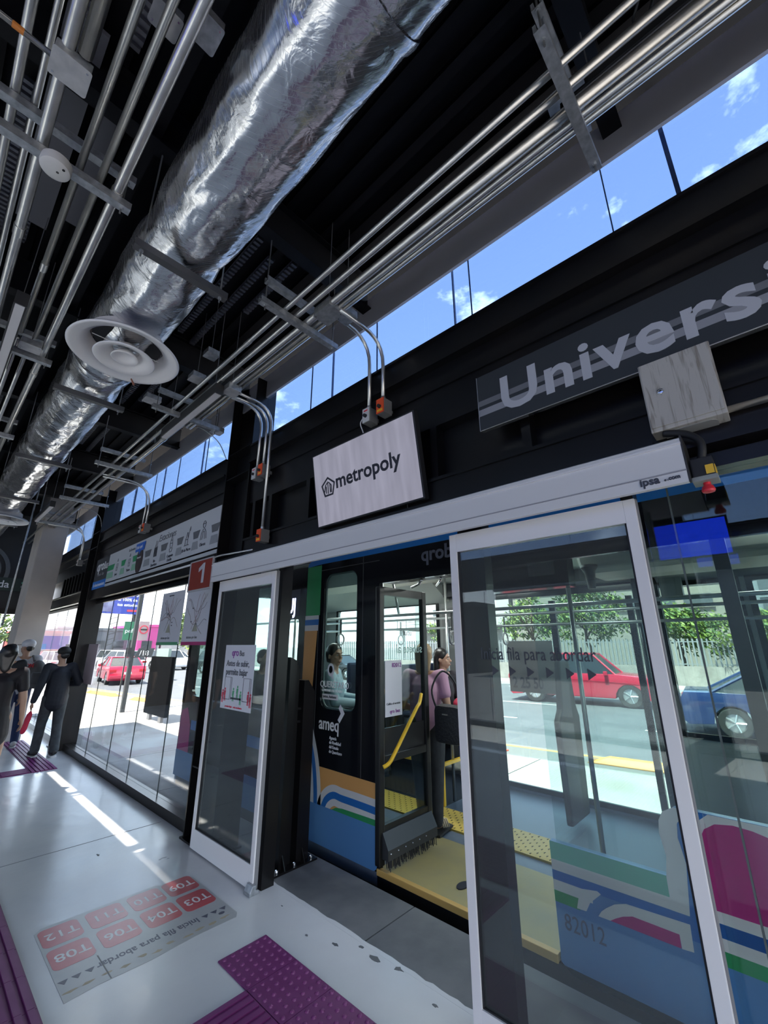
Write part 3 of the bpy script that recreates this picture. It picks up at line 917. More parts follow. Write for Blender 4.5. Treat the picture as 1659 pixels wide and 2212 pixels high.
for (a, b_) in ((3.70, 3.60), (3.39, 3.29)):
    obj('door_drawing', MB().yz(stroke([(a, 1.16), (a, 1.335), (b_, 1.335), (b_, 1.16), (a, 1.16)], .006), xx, .001), M_GREYTX, pn)
    obj('door_drawing', MB().yz(stroke([(b_ - .02, 1.16), (b_ - .02, 1.335), (b_, 1.335)], .005), xx, .001), M_GREYTX, pn)
def picto(y, z, h, m, parent, x):
    b = MB()
    b.lathe([(.0005, 0), (h * .10, 0), (h * .10, .001), (.0005, .001)], (x, y, z + h * .9), 'x', 10)
    b.yz([(y - h * .14, z + h * .78), (y + h * .14, z + h * .78), (y + h * .17, z + h * .42), (y + h * .09, z + h * .40), (y + h * .12, z), (y + h * .03, z), (y, z + h * .36), (y - h * .06, z), (y - h * .14, z), (y - h * .08, z + h * .42)], x, .001)
    obj('figure', b, m, parent)
for (y, z, m) in ((3.72, 1.13, M_REDP), (3.68, 1.145, M_REDP), (3.30, 1.135, M_REDP), (3.265, 1.12, M_REDP), (3.54, 1.15, M_GRNP), (3.475, 1.17, M_GRNP), (3.42, 1.13, M_GRNP)):
    picto(y, z, .105, m, pn, xx)
obj('tray', MB().yz([(3.58, 1.165), (3.41, 1.165), (3.41, 1.18), (3.58, 1.18)], xx, .001), M_GREYTX, pn)
text('lettering', 'permite bajar   evita accidentes', .022, (xx, 3.66, 1.10), R_, UP, M_REDP, pn)
# guide shoe under the left leaf
tag(obj('floor_guide', MB().prism([(0, 0), (.07, 0), (.07, .02), (.045, .028), (.045, .055), (.02, .055), (0, .02)], (1.905, 2.985, 0), (1, 0, 0), (0, 0, 1), (0, .075, 0)), M_GALV, bevel=.003), 'small steel guide block on the floor at the left door corner', 'door guide')
# black jamb behind the left leaf
tag(obj('door_jamb', MB().box(2.0, 2.10, 3.0, 3.06, 0, 2.25), M_STEEL), 'black door jamb right behind the left glass leaf', 'door jamb')
tag(obj('door_jamb', MB().box(2.02, 2.10, 1.13, 1.29, 0, 2.25), M_STEEL), 'black door jamb seen through the left edge of the right glass leaf', 'door jamb')
tag(obj('door_jamb', MB().box(2.02, 2.10, .38, .43, 0, 2.25), M_STEEL), 'black door jamb behind the right glass leaf', 'door jamb')

# barrier of black uprights outside the jamb
br = thing('barrier', (2.35, 3.15, 0), 'black steel barrier of bolted uprights between doorway and bus', 'barrier')
obj('foot_plate', MB().box(2.14, 2.54, 3.07, 3.24, 0, .012), M_STEEL, br)
obj('upright', MB().prism([(0, .012), (.07, .012), (.07, 1.47), (.0, 1.50)], (2.215, 3.12, 0), (1, 0, 0), (0, 0, 1), (0, .09, 0)), M_STEEL, br)
obj('upright', MB().prism([(0, .012), (.075, .012), (.075, 1.40), (.06, 1.43), (0, 1.43)], (2.262, 3.15, 0), (1, 0, 0), (0, 0, 1), (0, .08, 0)), M_STEEL, br)
obj('upright', MB().prism([(0, .012), (.115, .012), (.115, 1.215), (.045, 1.31), (0, 1.31)], (2.37, 3.12, 0), (1, 0, 0), (0, 0, 1), (0, .09, 0)), M_STEEL, br)
for z in (.98, 1.08):
    obj('spacer', MB().box(2.33, 2.37, 3.15, 3.17, z, z + .015), M_STEEL, br)
for x in (2.18, 2.335, 2.49):
    obj('bolt', MB().lathe([(.001, .04), (.011, .036), (.013, .024), (.013, .012)], (x, 3.09, 0), 'z', 8), M_CHROME, br)
for x in (2.24, 2.42):
    obj('gusset', MB().prism([(0, .012), (.045, .012), (0, .10)], (x, 3.12, 0), (0, -1, 0), (0, 0, 1), (.008, 0, 0)), M_STEEL, br)

# ================================================================= SCREEN
tv = thing('wall_screen', (1.95, 1.98, 2.46), 'tilted wall screen showing a pentagon logo and dark wordmark', 'screen')
def tvp(y, s, d=0.):     # s = 0 bottom .. .57 top along the tilted face, d = depth behind the face
    k = .09 / .57; c = sqrt(1 - k * k)
    return (1.95 - s * k + d * c, y, 2.46 + s * c + d * k)
kx = -.09 / .57; kz = sqrt(1 - kx * kx); VT = (kx, 0, kz); NT = (kz, 0, -kx)
def tvplate(pts, o, t, b=None):
    b = b or MB()
    return b.prism(pts, (1.95 - NT[0] * o, 0, 2.46 - NT[2] * o), (0, 1, 0), VT, (NT[0] * t, 0, NT[2] * t))
obj('casing', tvplate([(1.462, -.008), (2.50, -.008), (2.50, .578), (1.462, .578)], 0, .045), M_BLK, tv, bevel=.004)
def screen_mat():
    m = mat('screen_picture', (.02, .02, .02), .35)
    n = m.node_tree; b = n.nodes['Principled BSDF']
    t = n.nodes.new('ShaderNodeTexCoord')
    w = n.nodes.new('ShaderNodeTexWave'); w.wave_type = 'BANDS'; w.bands_direction = 'Y'; w.inputs['Scale'].default_value = 28
    n.links.new(t.outputs['Object'], w.inputs['Vector'])
    mp_ = n.nodes.new('ShaderNodeMapping'); mp_.inputs['Scale'].default_value = (1, 9, 1.2)
    n.links.new(t.outputs['Object'], mp_.inputs[0])
    z = n.nodes.new('ShaderNodeTexNoise'); z.inputs['Scale'].default_value = 2; n.links.new(mp_.outputs[0], z.inputs['Vector'])
    a = n.nodes.new('ShaderNodeMath'); a.operation = 'MULTIPLY_ADD'; a.inputs[1].default_value = .25
    n.links.new(w.outputs['Fac'], a.inputs[0]); n.links.new(z.outputs[0], a.inputs[2])
    r = n.nodes.new('ShaderNodeValToRGB'); r.color_ramp.elements[0].color = (.25, .245, .31, 1); r.color_ramp.elements[1].color = (.37, .365, .46, 1)
    r.color_ramp.elements[0].position = .3; r.color_ramp.elements[1].position = .9
    n.links.new(a.outputs[0], r.inputs[0]); n.links.new(r.outputs[0], b.inputs['Emission Color']); b.inputs['Emission Strength'].default_value = .26
    return m
obj('display', tvplate([(1.475, .004), (2.487, .004), (2.487, .566), (1.475, .566)], .001, .003), screen_mat(), tv)
M_LOGO = mat('screen_dark_logo', (.02, .02, .03), .5)
def tvtext(body, y, s, size, **k):
    return text('wordmark', body, size, tvp(y, s, -.003), R_, VT, M_LOGO, tv, ex=.0004, **k)
tvtext('metropoly', 2.25, .255, .150, bold=.0035, sx=1.0)
cy, cs = 2.335, .283
def pent(r): return [(cy + r * sin(2 * pi * k / 5), cs + r * cos(2 * pi * k / 5)) for k in range(5)]
b = MB(); O_, I_ = pent(.083), pent(.066)
for k in range(5):
    j = (k + 1) % 5
    tvplate([O_[k], O_[j], I_[j], I_[k]], .0025, .0012, b)
for (a, h0, h1) in ((.024, -.045, .012), (.003, -.05, .035), (-.02, -.045, .02)):
    tvplate([(cy + a - .005, cs + h0), (cy + a + .005, cs + h0), (cy + a + .005, cs + h1), (cy + a - .005, cs + h1)], .0025, .0012, b)
tvplate(stroke([(cy + .045, cs - .03), (cy + .03, cs + .02), (cy, cs + .045)], .010), .0025, .0012, b)
tvplate(stroke([(cy - .005, cs + .04), (cy - .035, cs + .01), (cy - .03, cs - .045)], .010), .0025, .0012, b)
obj('pentagon_emblem', b, M_LOGO, tv)
obj('wall_arm', MB().box(1.95, 2.03, 1.9, 2.06, 2.62, 2.78), M_BLK, tv)
obj('cable', MB().tube([(1.97, 1.62, 2.46), (1.98, 1.62, 2.41)], .004, 6), M_BLK, tv)

# ================================================================= STATION NAME SIGN
sg = thing('station_sign', (1.95, 0, 2.75), 'dark grey station name sign with big silver lettering', 'sign')
obj('board', MB().box(1.945, 1.965, -1.55, 1.048, 2.756, 3.105), mat('sign_charcoal', (.028, .033, .038), .45), sg)
obj('edge_trim', MB().box(1.942, 1.967, -1.55, 1.05, 2.751, 2.756), M_CHROME, sg)
obj('edge_trim', MB().box(1.942, 1.967, 1.048, 1.051, 2.756, 3.105), M_GALV, sg)
obj('stripe', MB().yz([(1.048, 2.942), (-1.55, 2.942), (-1.55, 2.908), (1.048, 2.908)], 1.9449, -.0008), mat('stripe_grey', (.16, .165, .18), .5), sg)
obj('stripe', MB().yz([(1.048, 2.886), (-1.55, 2.886), (-1.55, 2.845), (1.048, 2.845)], 1.9449, -.0008), mat('stripe_light', (.30, .305, .33), .5), sg)
text('station_name', 'Universidad', .298, (1.9435, .918, 2.825), R_, UP, mat('sign_silver', (.50, .51, .55), .4), sg, ex=.0012, bold=.006, sx=1.10, space=1.09)

# standoffs
obj('standoff', MB().box(1.965, 2.03, .9, .94, 3.0, 3.04), M_STEEL, sg)
# weathered steel cabinet under it
def cab_mat():
    m = mat('weathered_cabinet_paint', (.50, .47, .42), .5)
    n = m.node_tree; b = n.nodes['Principled BSDF']
    t = n.nodes.new('ShaderNodeTexCoord'); q = n.nodes.new('ShaderNodeMapping'); q.inputs['Scale'].default_value = (1, 14, 1.3)
    n.links.new(t.outputs['Object'], q.inputs[0])
    z = n.nodes.new('ShaderNodeTexNoise'); z.inputs['Scale'].default_value = 5; z.inputs['Detail'].default_value = 6; z.inputs['Distortion'].default_value = .8
    n.links.new(q.outputs[0], z.inputs['Vector'])
    r = n.nodes.new('ShaderNodeValToRGB'); e = r.color_ramp.elements
    e[0].position = .30; e[0].color = (.26, .23, .19, 1); e[1].position = .47; e[1].color = (.48, .46, .42, 1)
    n.links.new(z.outputs[0], r.inputs[0]); n.links.new(r.outputs[0], b.inputs['Base Color'])
    return m
cb = thing('steel_cabinet', (1.95, .12, 2.43), 'weathered beige steel cabinet with a round lock under the sign', 'cabinet')
obj('body', MB().box(1.91, 2.04, -.005, .248, 2.435, 2.76), cab_mat(), cb, bevel=.004)
obj('door', MB().box(1.902, 1.909, .0, .243, 2.452, 2.755), cab_mat(), cb, bevel=.002)
lk = obj('lock', MB().lathe([(.001, -.006), (.007, -.006), (.012, -.004), (.013, 0)], (1.902, .185, 2.605), 'x', 18), M_CHROME, cb, smooth=True)
obj('keyhole', MB().box(1.894, 1.897, .181, .189, 2.602, 2.608), M_BLK, lk)
obj('gland_plate', MB().xy(rrect(1.93, 2.02, .03, .21, .03), 2.431, .004), mat('gland_grey', (.3, .3, .29), .5), cb)
conduit('conduit', [(1.97, -.005, 2.47), (1.97, -2.5, 2.47)], .014, 'horizontal conduit leaving the beige cabinet to the right')
hs = tag(obj('corrugated_hose', MB().tube(smooth_path([(1.93, .21, 2.43), (1.925, .14, 2.40), (1.915, .10, 2.35), (1.915, .105, 2.29), (1.93, .13, 2.26)], 8), .014, 10), M_BLK, smooth='all'), 'black corrugated hose looping from the cabinet to the header end', 'hose')
# emergency stop box
eb = thing('emergency_stop', (1.92, .115, 2.15), 'black and yellow emergency stop with red mushroom button', 'emergency stop')
obj('housing', MB().box(1.885, 1.955, .075, .145, 2.20, 2.275), M_BLK, eb, bevel=.004)
obj('base', MB().box(1.88, 1.96, .07, .15, 2.182, 2.20), mat('translucent_base', (.28, .30, .28), .4), eb, bevel=.002)
obj('yellow_face', MB().box(1.882, 1.885, .077, .102, 2.205, 2.24), M_YEL, eb)
obj('yellow_face', MB().box(1.89, 1.95, .072, .075, 2.205, 2.24), M_YEL, eb)
obj('button', MB().lathe([(.012, 2.182), (.012, 2.172), (.018, 2.166), (.022, 2.152), (.019, 2.145), (.001, 2.143)], (1.92, .11, 0), 'z', 24), M_REDB, eb, smooth=True)

# ================================================================= ROUTE MAP PANEL
rm = thing('route_panel', (2.0, 6.5, 2.52), 'long light grey route panel of station names and pictograms over the window', 'sign')
M_PAN = mat('panel_light_grey', (.56, .575, .60), .45)
obj('board', MB().box(1.985, 1.998, 4.235, 8.12, 2.525, 3.055), M_PAN, rm)
obj('board', MB().box(1.985, 1.998, 8.12, 8.86, 2.525, 3.055), mat('panel_charcoal', (.05, .052, .058), .5), rm)
obj('blue_block', MB().box(1.982, 1.985, 8.12, 8.86, 2.525, 2.66), mat('panel_blue', (.03, .19, .62), .5), rm)
PX = 1.9835
text('lettering', 'qro', .24, (PX, 8.76, 2.84), R_, UP, M_TXT_W, rm, bold=.006, sx=1.15)
text('lettering', 'Bus', .19, (PX, 8.36, 2.84), R_, UP, M_TXT_W, rm, sx=.8)
text('lettering', 'Norte - Sur', .075, (PX, 8.66, 2.745), R_, UP, mat('lettering_grey', (.3, .3, .32), .5), rm)
text('lettering', 'En funcionamiento', .085, (1.981, 8.80, 2.565), R_, UP, M_TXT_W, rm)
text('lettering', 'Estaciones', .13, (PX, 5.95, 2.92), R_, UP, mat('lettering_mid_grey', (.16, .165, .175), .5), rm, shear=.2, sx=1.0)
text('lettering', 'En Servicio', .06, (PX, 7.15, 2.96), R_, UP, mat('lettering_mid_grey', (.16, .165, .175), .5), rm)
M_SG = mat('segment_green', (.03, .30, .12), .5); M_SGL = mat('segment_pale_green', (.25, .48, .34), .5)
M_SK = mat('segment_grey', (.13, .135, .145), .5); M_SKL = mat('segment_pale_grey', (.30, .31, .33), .5)
st = [7.62, 7.05, 6.62, 6.02, 5.50, 5.03, 4.60]
names = ['Jurica', 'Tlacote', '', 'Rio Querétaro', 'Conjunto Estadio', '18 de Marzo', 'Obrera']
segs = [(8.11, 7.78), (7.43, 7.24), (6.92, 6.72), (6.42, 6.2), (5.84, 5.64), (5.33, 5.16), (4.88, 4.72), (4.42, 4.24)]
for i, (a, b_) in enumerate(segs):
    g = i < 3
    obj('route_segment', MB().yz([(a, 2.86), (b_ - .02, 2.86), (b_ + .02, 2.77), (a - .03 if i else a, 2.77)], PX, -.002), M_SG if g else M_SK, rm)
    obj('route_segment', MB().yz([(a - .02 if i else a, 2.735), (b_ + .02, 2.735), (b_ - .01, 2.64), (a, 2.64)], PX, -.002), M_SGL if g else M_SKL, rm)
def icon(y, z, k):
    """line pictogram of one station"""
    b = MB(); s = .0075; x = PX
    def ln(P): b.yz(stroke([(y - p[0], z + p[1]) for p in P], s), x, -.002)
    if k == 'man':
        ln([(.035 * sin(t), .155 + .04 * cos(t)) for t in [i * pi / 7 for i in range(15)]])
        ln([(-.045, .165), (.045, .165)]); ln([(-.07, -.02), (-.055, .06), (-.02, .10), (.02, .10), (.055, .06), (.07, -.02)])
        ln([(-.03, -.02), (-.02, .06), (0, .08)]); ln([(.03, -.02), (.02, .06), (0, .08)])
    elif k == 'rig':
        ln([(-.07, -.02), (.06, -.02)]); ln([(-.05, -.02), (-.045, .05), (-.02, .10), (-.01, .14)]); ln([(.02, -.02), (.02, .06), (-.0, .14)])
        ln([(.02, .06), (.05, .16)]); ln([(.04, .16), (.06, .20), (.065, .15), (.04, .16)]); ln([(-.045, .05), (.02, .05)])
    elif k == 'head':
        ln([(.04 * sin(t), .07 + .055 * cos(t)) for t in [i * pi / 7 for i in range(15)]]); ln([(-.04, .08), (.04, .08)]); ln([(-.03, .12), (0, .20), (.03, .12)]); ln([(-.045, .02), (-.03, -.03), (.03, -.03), (.045, .02)])
    elif k == 'bldg':
        for a in (-.05, -.01, .03): ln([(a, -.02), (a, .08 + .02), (a + .02, .12), (a + .02, -.02)])
        ln([(-.03, .12), (.0, .2)]); ln([(.02, .12), (.05, .19)])
    else:
        ln([(-.03, -.02), (-.035, .09), (.035, .09), (.03, -.02), (-.03, -.02)]); ln([(-.025, .13), (0, .17), (.025, .13), (-.025, .13)]); ln([(-.015, .03), (.015, .03)])
    obj('station_icon', b, M_TXT_K, rm)
for y, k in ((7.62, 'tower'), (7.05, 'tower'), (6.02, 'bldg'), (5.50, 'head'), (5.03, 'rig'), (4.60, 'man')):
    icon(y, 2.75, k)
for y, nme in zip(st, names):
    if nme:
        p = nme.split(' ') if nme in ('Rio Querétaro', 'Conjunto Estadio') else [nme]
        for q, wd in enumerate(p):
            text('station_name', wd, .055, (PX, y, 2.655 - .05 * q), R_, UP, M_TXT_K, rm, align='CENTER', sx=.9)
obj('oval_marker', MB().yz([(6.61 + .13 * sin(t), 2.76 + .19 * cos(t)) for t in [i * pi / 10 for i in range(20)]], PX - .002, -.003), mat('oval_brown_black', (.045, .03, .03), .5), rm)
text('lettering', 'Universidad', .042, (PX - .006, 6.71, 2.79), R_, UP, M_TXT_W, rm, sx=.75)
obj('here_flag', MB().yz([(6.82, 3.02), (6.45, 3.02), (6.47, 2.90), (6.60, 2.90), (6.64, 2.85), (6.67, 2.90), (6.83, 2.90)], PX - .006, -.002), mat('panel_blue2', (.02, .13, .55), .5), rm)
text('lettering', 'Estás aquí', .075, (PX - .009, 6.80, 2.94), R_, UP, M_TXT_W, rm, sx=.85)
tag(obj('bar_closer', MB().tube([(1.965, 6.75, 2.46), (1.965, 4.45, 2.46)], .012, 8), M_WHITE, smooth='all'), 'slim white bar along the beam below the route panel', 'bar')

# ---- red number plate at the left end of the door header
on = thing('number_sign', (1.85, 4.25, 2.13), 'red sign with a white figure 1 beside the door header', 'sign')
obj('frame', MB().box(1.845, 1.865, 3.99, 4.50, 2.12, 2.435), mat('sign_frame_grey', (.42, .42, .43), .5), on)
obj('face', MB().box(1.842, 1.845, 4.0, 4.465, 2.135, 2.42), mat('sign_rust_red', (.24, .022, .008), .5), on)
obj('figure_one', MB().yz([(4.19, 2.19), (4.14, 2.19), (4.14, 2.39), (4.175, 2.39), (4.27, 2.345), (4.27, 2.305), (4.19, 2.335)], 1.8415, -.001), mat('sign_grey_figure', (.52, .52, .55), .5), on)
obj('bracket', MB().box(1.865, 1.95, 4.2, 4.25, 2.25, 2.30), M_STEEL, on)

# ---- two transit maps on the window glass
def transit_map(y0, y1, z0, z1, seed, edge, label, header=None):
    m = thing('transit_map', (2.11, (y0 + y1) / 2, z0), label, 'map', 'transit maps on the window')
    obj('sheet', MB().box(2.113, 2.117, y0, y1, z0, z1), mat('map_paper', (.62, .62, .66), .6), m)
    obj('bottom_band', MB().box(2.110, 2.113, y0 + .02, y1, z0 - .015, z0 + .02), edge, m)
    if header: obj('header_band', MB().box(2.110, 2.113, y1 - .35, y1, z1 - .03, z1), header, m)
    g = random.Random(seed)
    cy_, cz_ = (y0 + y1) / 2 + .02, z0 + (z1 - z0) * .42
    for k in range(17):
        a = g.random() * 2 * pi; P = [(cy_ + g.uniform(-.05, .05), cz_ + g.uniform(-.08, .08))]
        for s in range(5):
            a += g.uniform(-.7, .7); q = P[-1]
            r = (q[0] + .065 * cos(a) * 1.0, q[1] + .075 * sin(a) * 1.2)
            if y0 + .04 < r[0] < y1 - .04 and z0 + .10 < r[1] < z1 - .06: P.append(r)
            else: break
        if len(P) > 2: obj('route_line', MB().yz(stroke([tuple(p) for p in smooth_path([(p[0], p[1], 0) for p in P], 3)] and [(p[0], p[1]) for p in smooth_path([(p[0], p[1], 0) for p in P], 3)], .0065), 2.1125, -.0006), mat(['map_grey', 'map_brown', 'map_rose'][k % 3], [(.22, .22, .23), (.30, .24, .22), (.36, .22, .24)][k % 3], .6), m)
    for k in range(3):
        yy, zz = g.uniform(y0 + .1, y1 - .2), g.uniform(z0 + .2, z1 - .25)
        obj('map_mark', MB().box(2.1115, 2.1125, yy, yy + .03, zz, zz + .012), M_TXT_K, m)
    obj('shaded_area', MB().yz([(cy_ - .07, z0 + .13), (cy_ + .07, z0 + .13), (cy_, z0 + .24)], 2.1127, -.0004), mat('map_olive', (.36, .36, .28), .6), m)
    text('lettering', 'sistema qro bus', .042, (2.112, y1 - .12, z0 + .055), R_, UP, mat('lettering_mid_grey', (.16, .165, .175), .5), m, sx=1.0)
    text('lettering', 'mapa de rutas', .025, (2.112, cy_ + .1, z1 - .05), R_, UP, M_TXT_K, m)
    return m
transit_map(5.20, 5.86, 1.615, 2.235, 4, mat('band_green', (.10, .36, .18), .5), 'left transit map on the window, with a green lower edge')
transit_map(4.46, 5.12, 1.615, 2.245, 9, mat('band_magenta', (.42, .03, .16), .5), 'right transit map on the window, with a magenta lower edge', mat('band_orange', (.6, .1, .02), .5))
# small stickers on glass
tag(obj('glass_sticker', MB().box(2.11, 2.114, 8.32, 8.86, 1.0, 1.62), mat('sticker_grey_pink', (.45, .36, .37), .6)), 'greyish pink poster on the window beside the far post', 'poster')
tag(obj('glass_sticker', MB().box(2.11, 2.114, 9.9, 10.5, 1.0, 1.62), mat('sticker_grey_pink2', (.35, .30, .31), .6)), 'grey poster on the far window behind the walkers', 'poster')

# ---- exit sign on the far wall
ex = thing('exit_sign', (1.0, 13.28, 2.95), 'dark exit sign reading Salida on the far black wall', 'sign')
obj('board', MB().box(-.6, 1.72, 13.26, 13.29, 2.83, 3.13), mat('exit_green_black', (.018, .035, .03), .5), ex)
RX = (1, 0, 0)
text('lettering', 'Salida', .23, (.80, 13.255, 2.90), RX, UP, M_TXT_W, ex, bold=.002, sx=.98)
obj('stripe', MB().box(1.52, 1.72, 13.25, 13.26, 3.01, 3.05), mat('stripe_teal', (.12, .38, .25), .5), ex)
obj('stripe', MB().box(1.52, 1.72, 13.25, 13.26, 2.92, 2.96), mat('stripe_grey2', (.22, .23, .24), .5), ex)
em = tag(obj('round_emblem', MB().lathe([(.58, 0), (.66, 0), (.66, -.02), (.58, -.02), (.58, 0)], (.60, 13.29, 3.25), 'y', 40), mat('emblem_grey', (.10, .105, .11), .5)), 'large grey ring emblem behind the exit sign', 'emblem')
for r0, r1, zc in ((.42, .50, 3.25),):
    obj('inner_ring', MB().lathe([(r0, 0), (r1, 0), (r1, -.02), (r0, -.02), (r0, 0)], (.60, 13.29, zc), 'y', 36), mat('emblem_grey', (.1, .1, .1), .5), em)
nb = thing('notice_board', (.75, 13.25, 2.42), 'small framed notice under the exit sign', 'notice')
obj('frame', MB().box(.55, 1.0, 13.25, 13.27, 2.44, 2.66), M_TXT_W, nb)
for a in range(2):
    for c in range(2):
        obj('cell', MB().box(.58 + .2 * a, .76 + .2 * a, 13.245, 13.25, 2.46 + .1 * c, 2.54 + .1 * c), M_DARKBOX, nb)

# ================================================================= FLOOR GRAPHICS
fs = thing('floor_sticker', (1.3, 3.2, 0), 'worn grey floor sticker with eight red route numbers, upside down to us', 'floor sticker')
edge = [(.862, 2.865), (1.75, 2.885), (1.77, 2.93), (1.762, 3.50), (1.70, 3.56), (1.545, 3.545), (1.50, 3.60), (.90, 3.60), (.862, 3.56)]
obj('film', MB().xy([(.862, 2.845), (1.0, 2.86), (1.25, 2.85), (1.5, 2.868), (1.742, 2.86), (1.77, 2.90), (1.765, 3.52), (1.74, 3.575), (1.56, 3.58), (1.535, 3.605), (.90, 3.605), (.862, 3.565)], .0004, .0012),
    mat('sticker_film', (.33, .335, .34), .3, noise=(7, .6, (.40, .40, .39))), fs)
M_TILE = mat('sticker_red', (.42, .05, .06), .28, noise=(9, .6, (.47, .10, .11)))
lab = {0: 'T12', 1: 'T11', 2: 'T10', 3: 'T09', 4: 'T08', 5: 'T06', 6: 'T04', 7: 'T03'}
cxs = (.972, 1.205, 1.437, 1.655)
M_FTX = mat('sticker_white_print', (.62, .60, .60), .35)
for r_, cyy in enumerate((3.47, 3.225)):
    for c_, cxx in enumerate(cxs):
        obj('route_tile', MB().xy(rrect(cxx - .098, cxx + .098, cyy - .105, cyy + .105, .035), .0016, .0006), M_TILE, fs)
        text('route_number', lab[r_ * 4 + c_], .105, (cxx + .088, cyy + .036, .0023), (-1, 0, 0), (0, -1, 0), M_FTX, fs, ex=.0003, bold=.0008, sx=.98)
text('queue_lettering', 'Inicia fila para abordar', .075, (1.575, 3.03, .0018), (-1, 0, 0), (0, -1, 0), mat('sticker_dark_print', (.07, .07, .10), .4), fs, ex=.0003, bold=.0012, sx=.80)
for xx_ in (.892, .950, 1.008, 1.617, 1.674, 1.732):
    obj('triangle', MB().xy([(xx_ - .022, 3.02), (xx_ + .022, 3.02), (xx_, 2.985)], .0017, .0005), mat('sticker_dark_print', (.07, .07, .1), .4), fs)
rg2 = random.Random(5)
for k in range(11):
    cx_, cy_ = .90 + .08 * k + rg2.uniform(-.01, .01), 2.90 + rg2.uniform(-.015, .02)
    pts = [(cx_ + rg2.uniform(.012, .035) * cos(2 * pi * j / 8) * 1.1, cy_ + rg2.uniform(.006, .014) * sin(2 * pi * j / 8)) for j in range(8)]
    obj('worn_patch', MB().xy(pts, .0016, .0003), mat('sticker_tan_wear', (.36, .30, .20), .5), fs)
obj('patch_seam', MB().box(1.06, 1.066, 2.86, 3.10, .0016, .0020), mat('seam_dirt', (.22, .22, .22), .6), fs)
obj('route_dot', MB().xy([(1.70 + .02 * cos(2 * pi * k / 10), 2.965 + .014 * sin(2 * pi * k / 10)) for k in range(10)], .0017, .0005), mat('sticker_dark_print', (.07, .07, .1), .4), fs)

# ---- tactile paving
T = .292
def tact(name, lab_, loc, grp=None):
    return thing(name, loc, lab_, 'tactile paving', grp)
def stud_tile():
    b = MB().box(0, T - .003, 0, T - .003, 0, .006)
    for i in range(6):
        for j in range(6):
            b.lathe([(.0125, .006), (.0105, .0105), (.006, .0125), (.0005, .013)], (.0243 + .0485 * i, .0243 + .0485 * j, 0), 'z', 8)
    return b
def bar_tile(along='x'):
    b = MB().box(0, T - .003, 0, T - .003, 0, .005)
    for i in range(6):
        c = .026 + .0475 * i
        if along == 'x': b.box(.008, T - .011, c - .014, c + .014, .005, .0125)
        else: b.box(c - .014, c + .014, .0, T - .003, .005, .0125)
    return b
protos = {}
def tile(kind, x, y, parent):
    if kind not in protos:
        b = stud_tile() if kind == 'stud' else bar_tile('x' if kind == 'barx' else 'y')
        me_o = obj('tile', b, M_PURPLE, local=True)
        protos[kind] = me_o.data
        bpy.data.objects.remove(me_o)
    o = bpy.data.objects.new('tile', protos[kind]); COL.objects.link(o)
    o.parent = parent; o.location = Vector((x, y, .0005)) - gl(parent)
    return o
tp = tact('tactile_pad', 'purple tactile path of studs and bars leading to the open doorway', (1.5, 2.0, 0))
for k in range(9): tile('stud', 1.48, 2.575 - T * (k + 1), tp)
for cx_ in range(2):
    for k in range(2): tile('barx', 1.48 - T * (cx_ + 1) , 2.29 - T * (k + 1), tp)
for k in range(7):
    for j in range(2): tile('barx', .77 + .0 + (T * 0), 99, tp) if False else None
tl = tact('tactile_strip', 'long purple ribbed tactile strip at the left edge of the floor', (.5, 3.0, 0))
for k in range(25):
    for j in range(2): tile('bary', .775 - T * (j + 1), -1.5 + T * k + .02, tl)
tf = tact('tactile_strip', 'far purple ribbed tactile strip under the walking people', (1.6, 9.0, 0))
for k in range(9): tile('bary', 1.46, 7.68 + T * k, tf)
tg = tact('tactile_crossbar', 'flat purple cross strip joining the far tactile strip', (1.0, 7.8, 0))
for k in range(5): tile('barx', 1.46 - T * (k + 1), 7.69, tg)

# ---- black sign board and grey post outside on the bus lane
to = thing('sign_board', (5.3, 14.1, -.5), 'black rectangular sign board on two short legs outside below the left map', 'sign board')
obj('panel', MB().box(5.28, 5.38, 13.25, 14.85, -.34, 1.27), mat('board_black', (.0015, .0015, .002), .95, spec=.05), to, bevel=.01)
for y in (13.6, 14.45): obj('leg', MB().box(5.29, 5.37, y - .09, y + .09, -.54, -.34), mat('board_leg_grey', (.12, .12, .13), .5), to)
obj('cap_box', MB().box(5.29, 5.37, 13.6, 14.5, 1.27, 1.5), mat('board_cap', (.20, .28, .25), .4), to)
gp = thing('signal_post', (5.25, 16.6, -.5), 'grey square post with a round no-parking disc and a number plate outside the window', 'post')
obj('shaft', MB().box(5.19, 5.31, 16.54, 16.66, -.54, 3.6), mat('post_grey', (.035, .038, .04), .6), gp)
obj('camera_box', MB().box(5.08, 5.19, 16.5, 16.7, 1.22, 1.52), M_BLK, gp)
npl = obj('number_plate', MB().prism([(5.31, 1.20), (5.86, 1.20), (5.93, 1.50), (5.42, 1.50)], (0, 16.5, 0), (1, 0, 0), (0, 0, 1), (0, .03, 0)), mat('sign_black_plate', (.04, .045, .05), .5), gp)
text('lettering', '/18', .24, (5.45, 16.495, 1.26), (1, 0, 0), UP, M_TXT_W, npl, ex=.002)
dsc = obj('disc_panel', MB().box(5.32, 5.64, 16.52, 16.55, 1.76, 2.40), mat('post_pink_panel', (.40, .31, .32), .5), gp)
obj('ring', MB().lathe([(.11, 0), (.145, 0), (.145, -.01), (.11, -.01), (.11, 0)], (5.48, 16.515, 2.12), 'y', 24), M_REDP, dsc)
obj('bar', MB().box(5.37, 5.59, 16.505, 16.515, 2.10, 2.14), M_BLK, dsc)
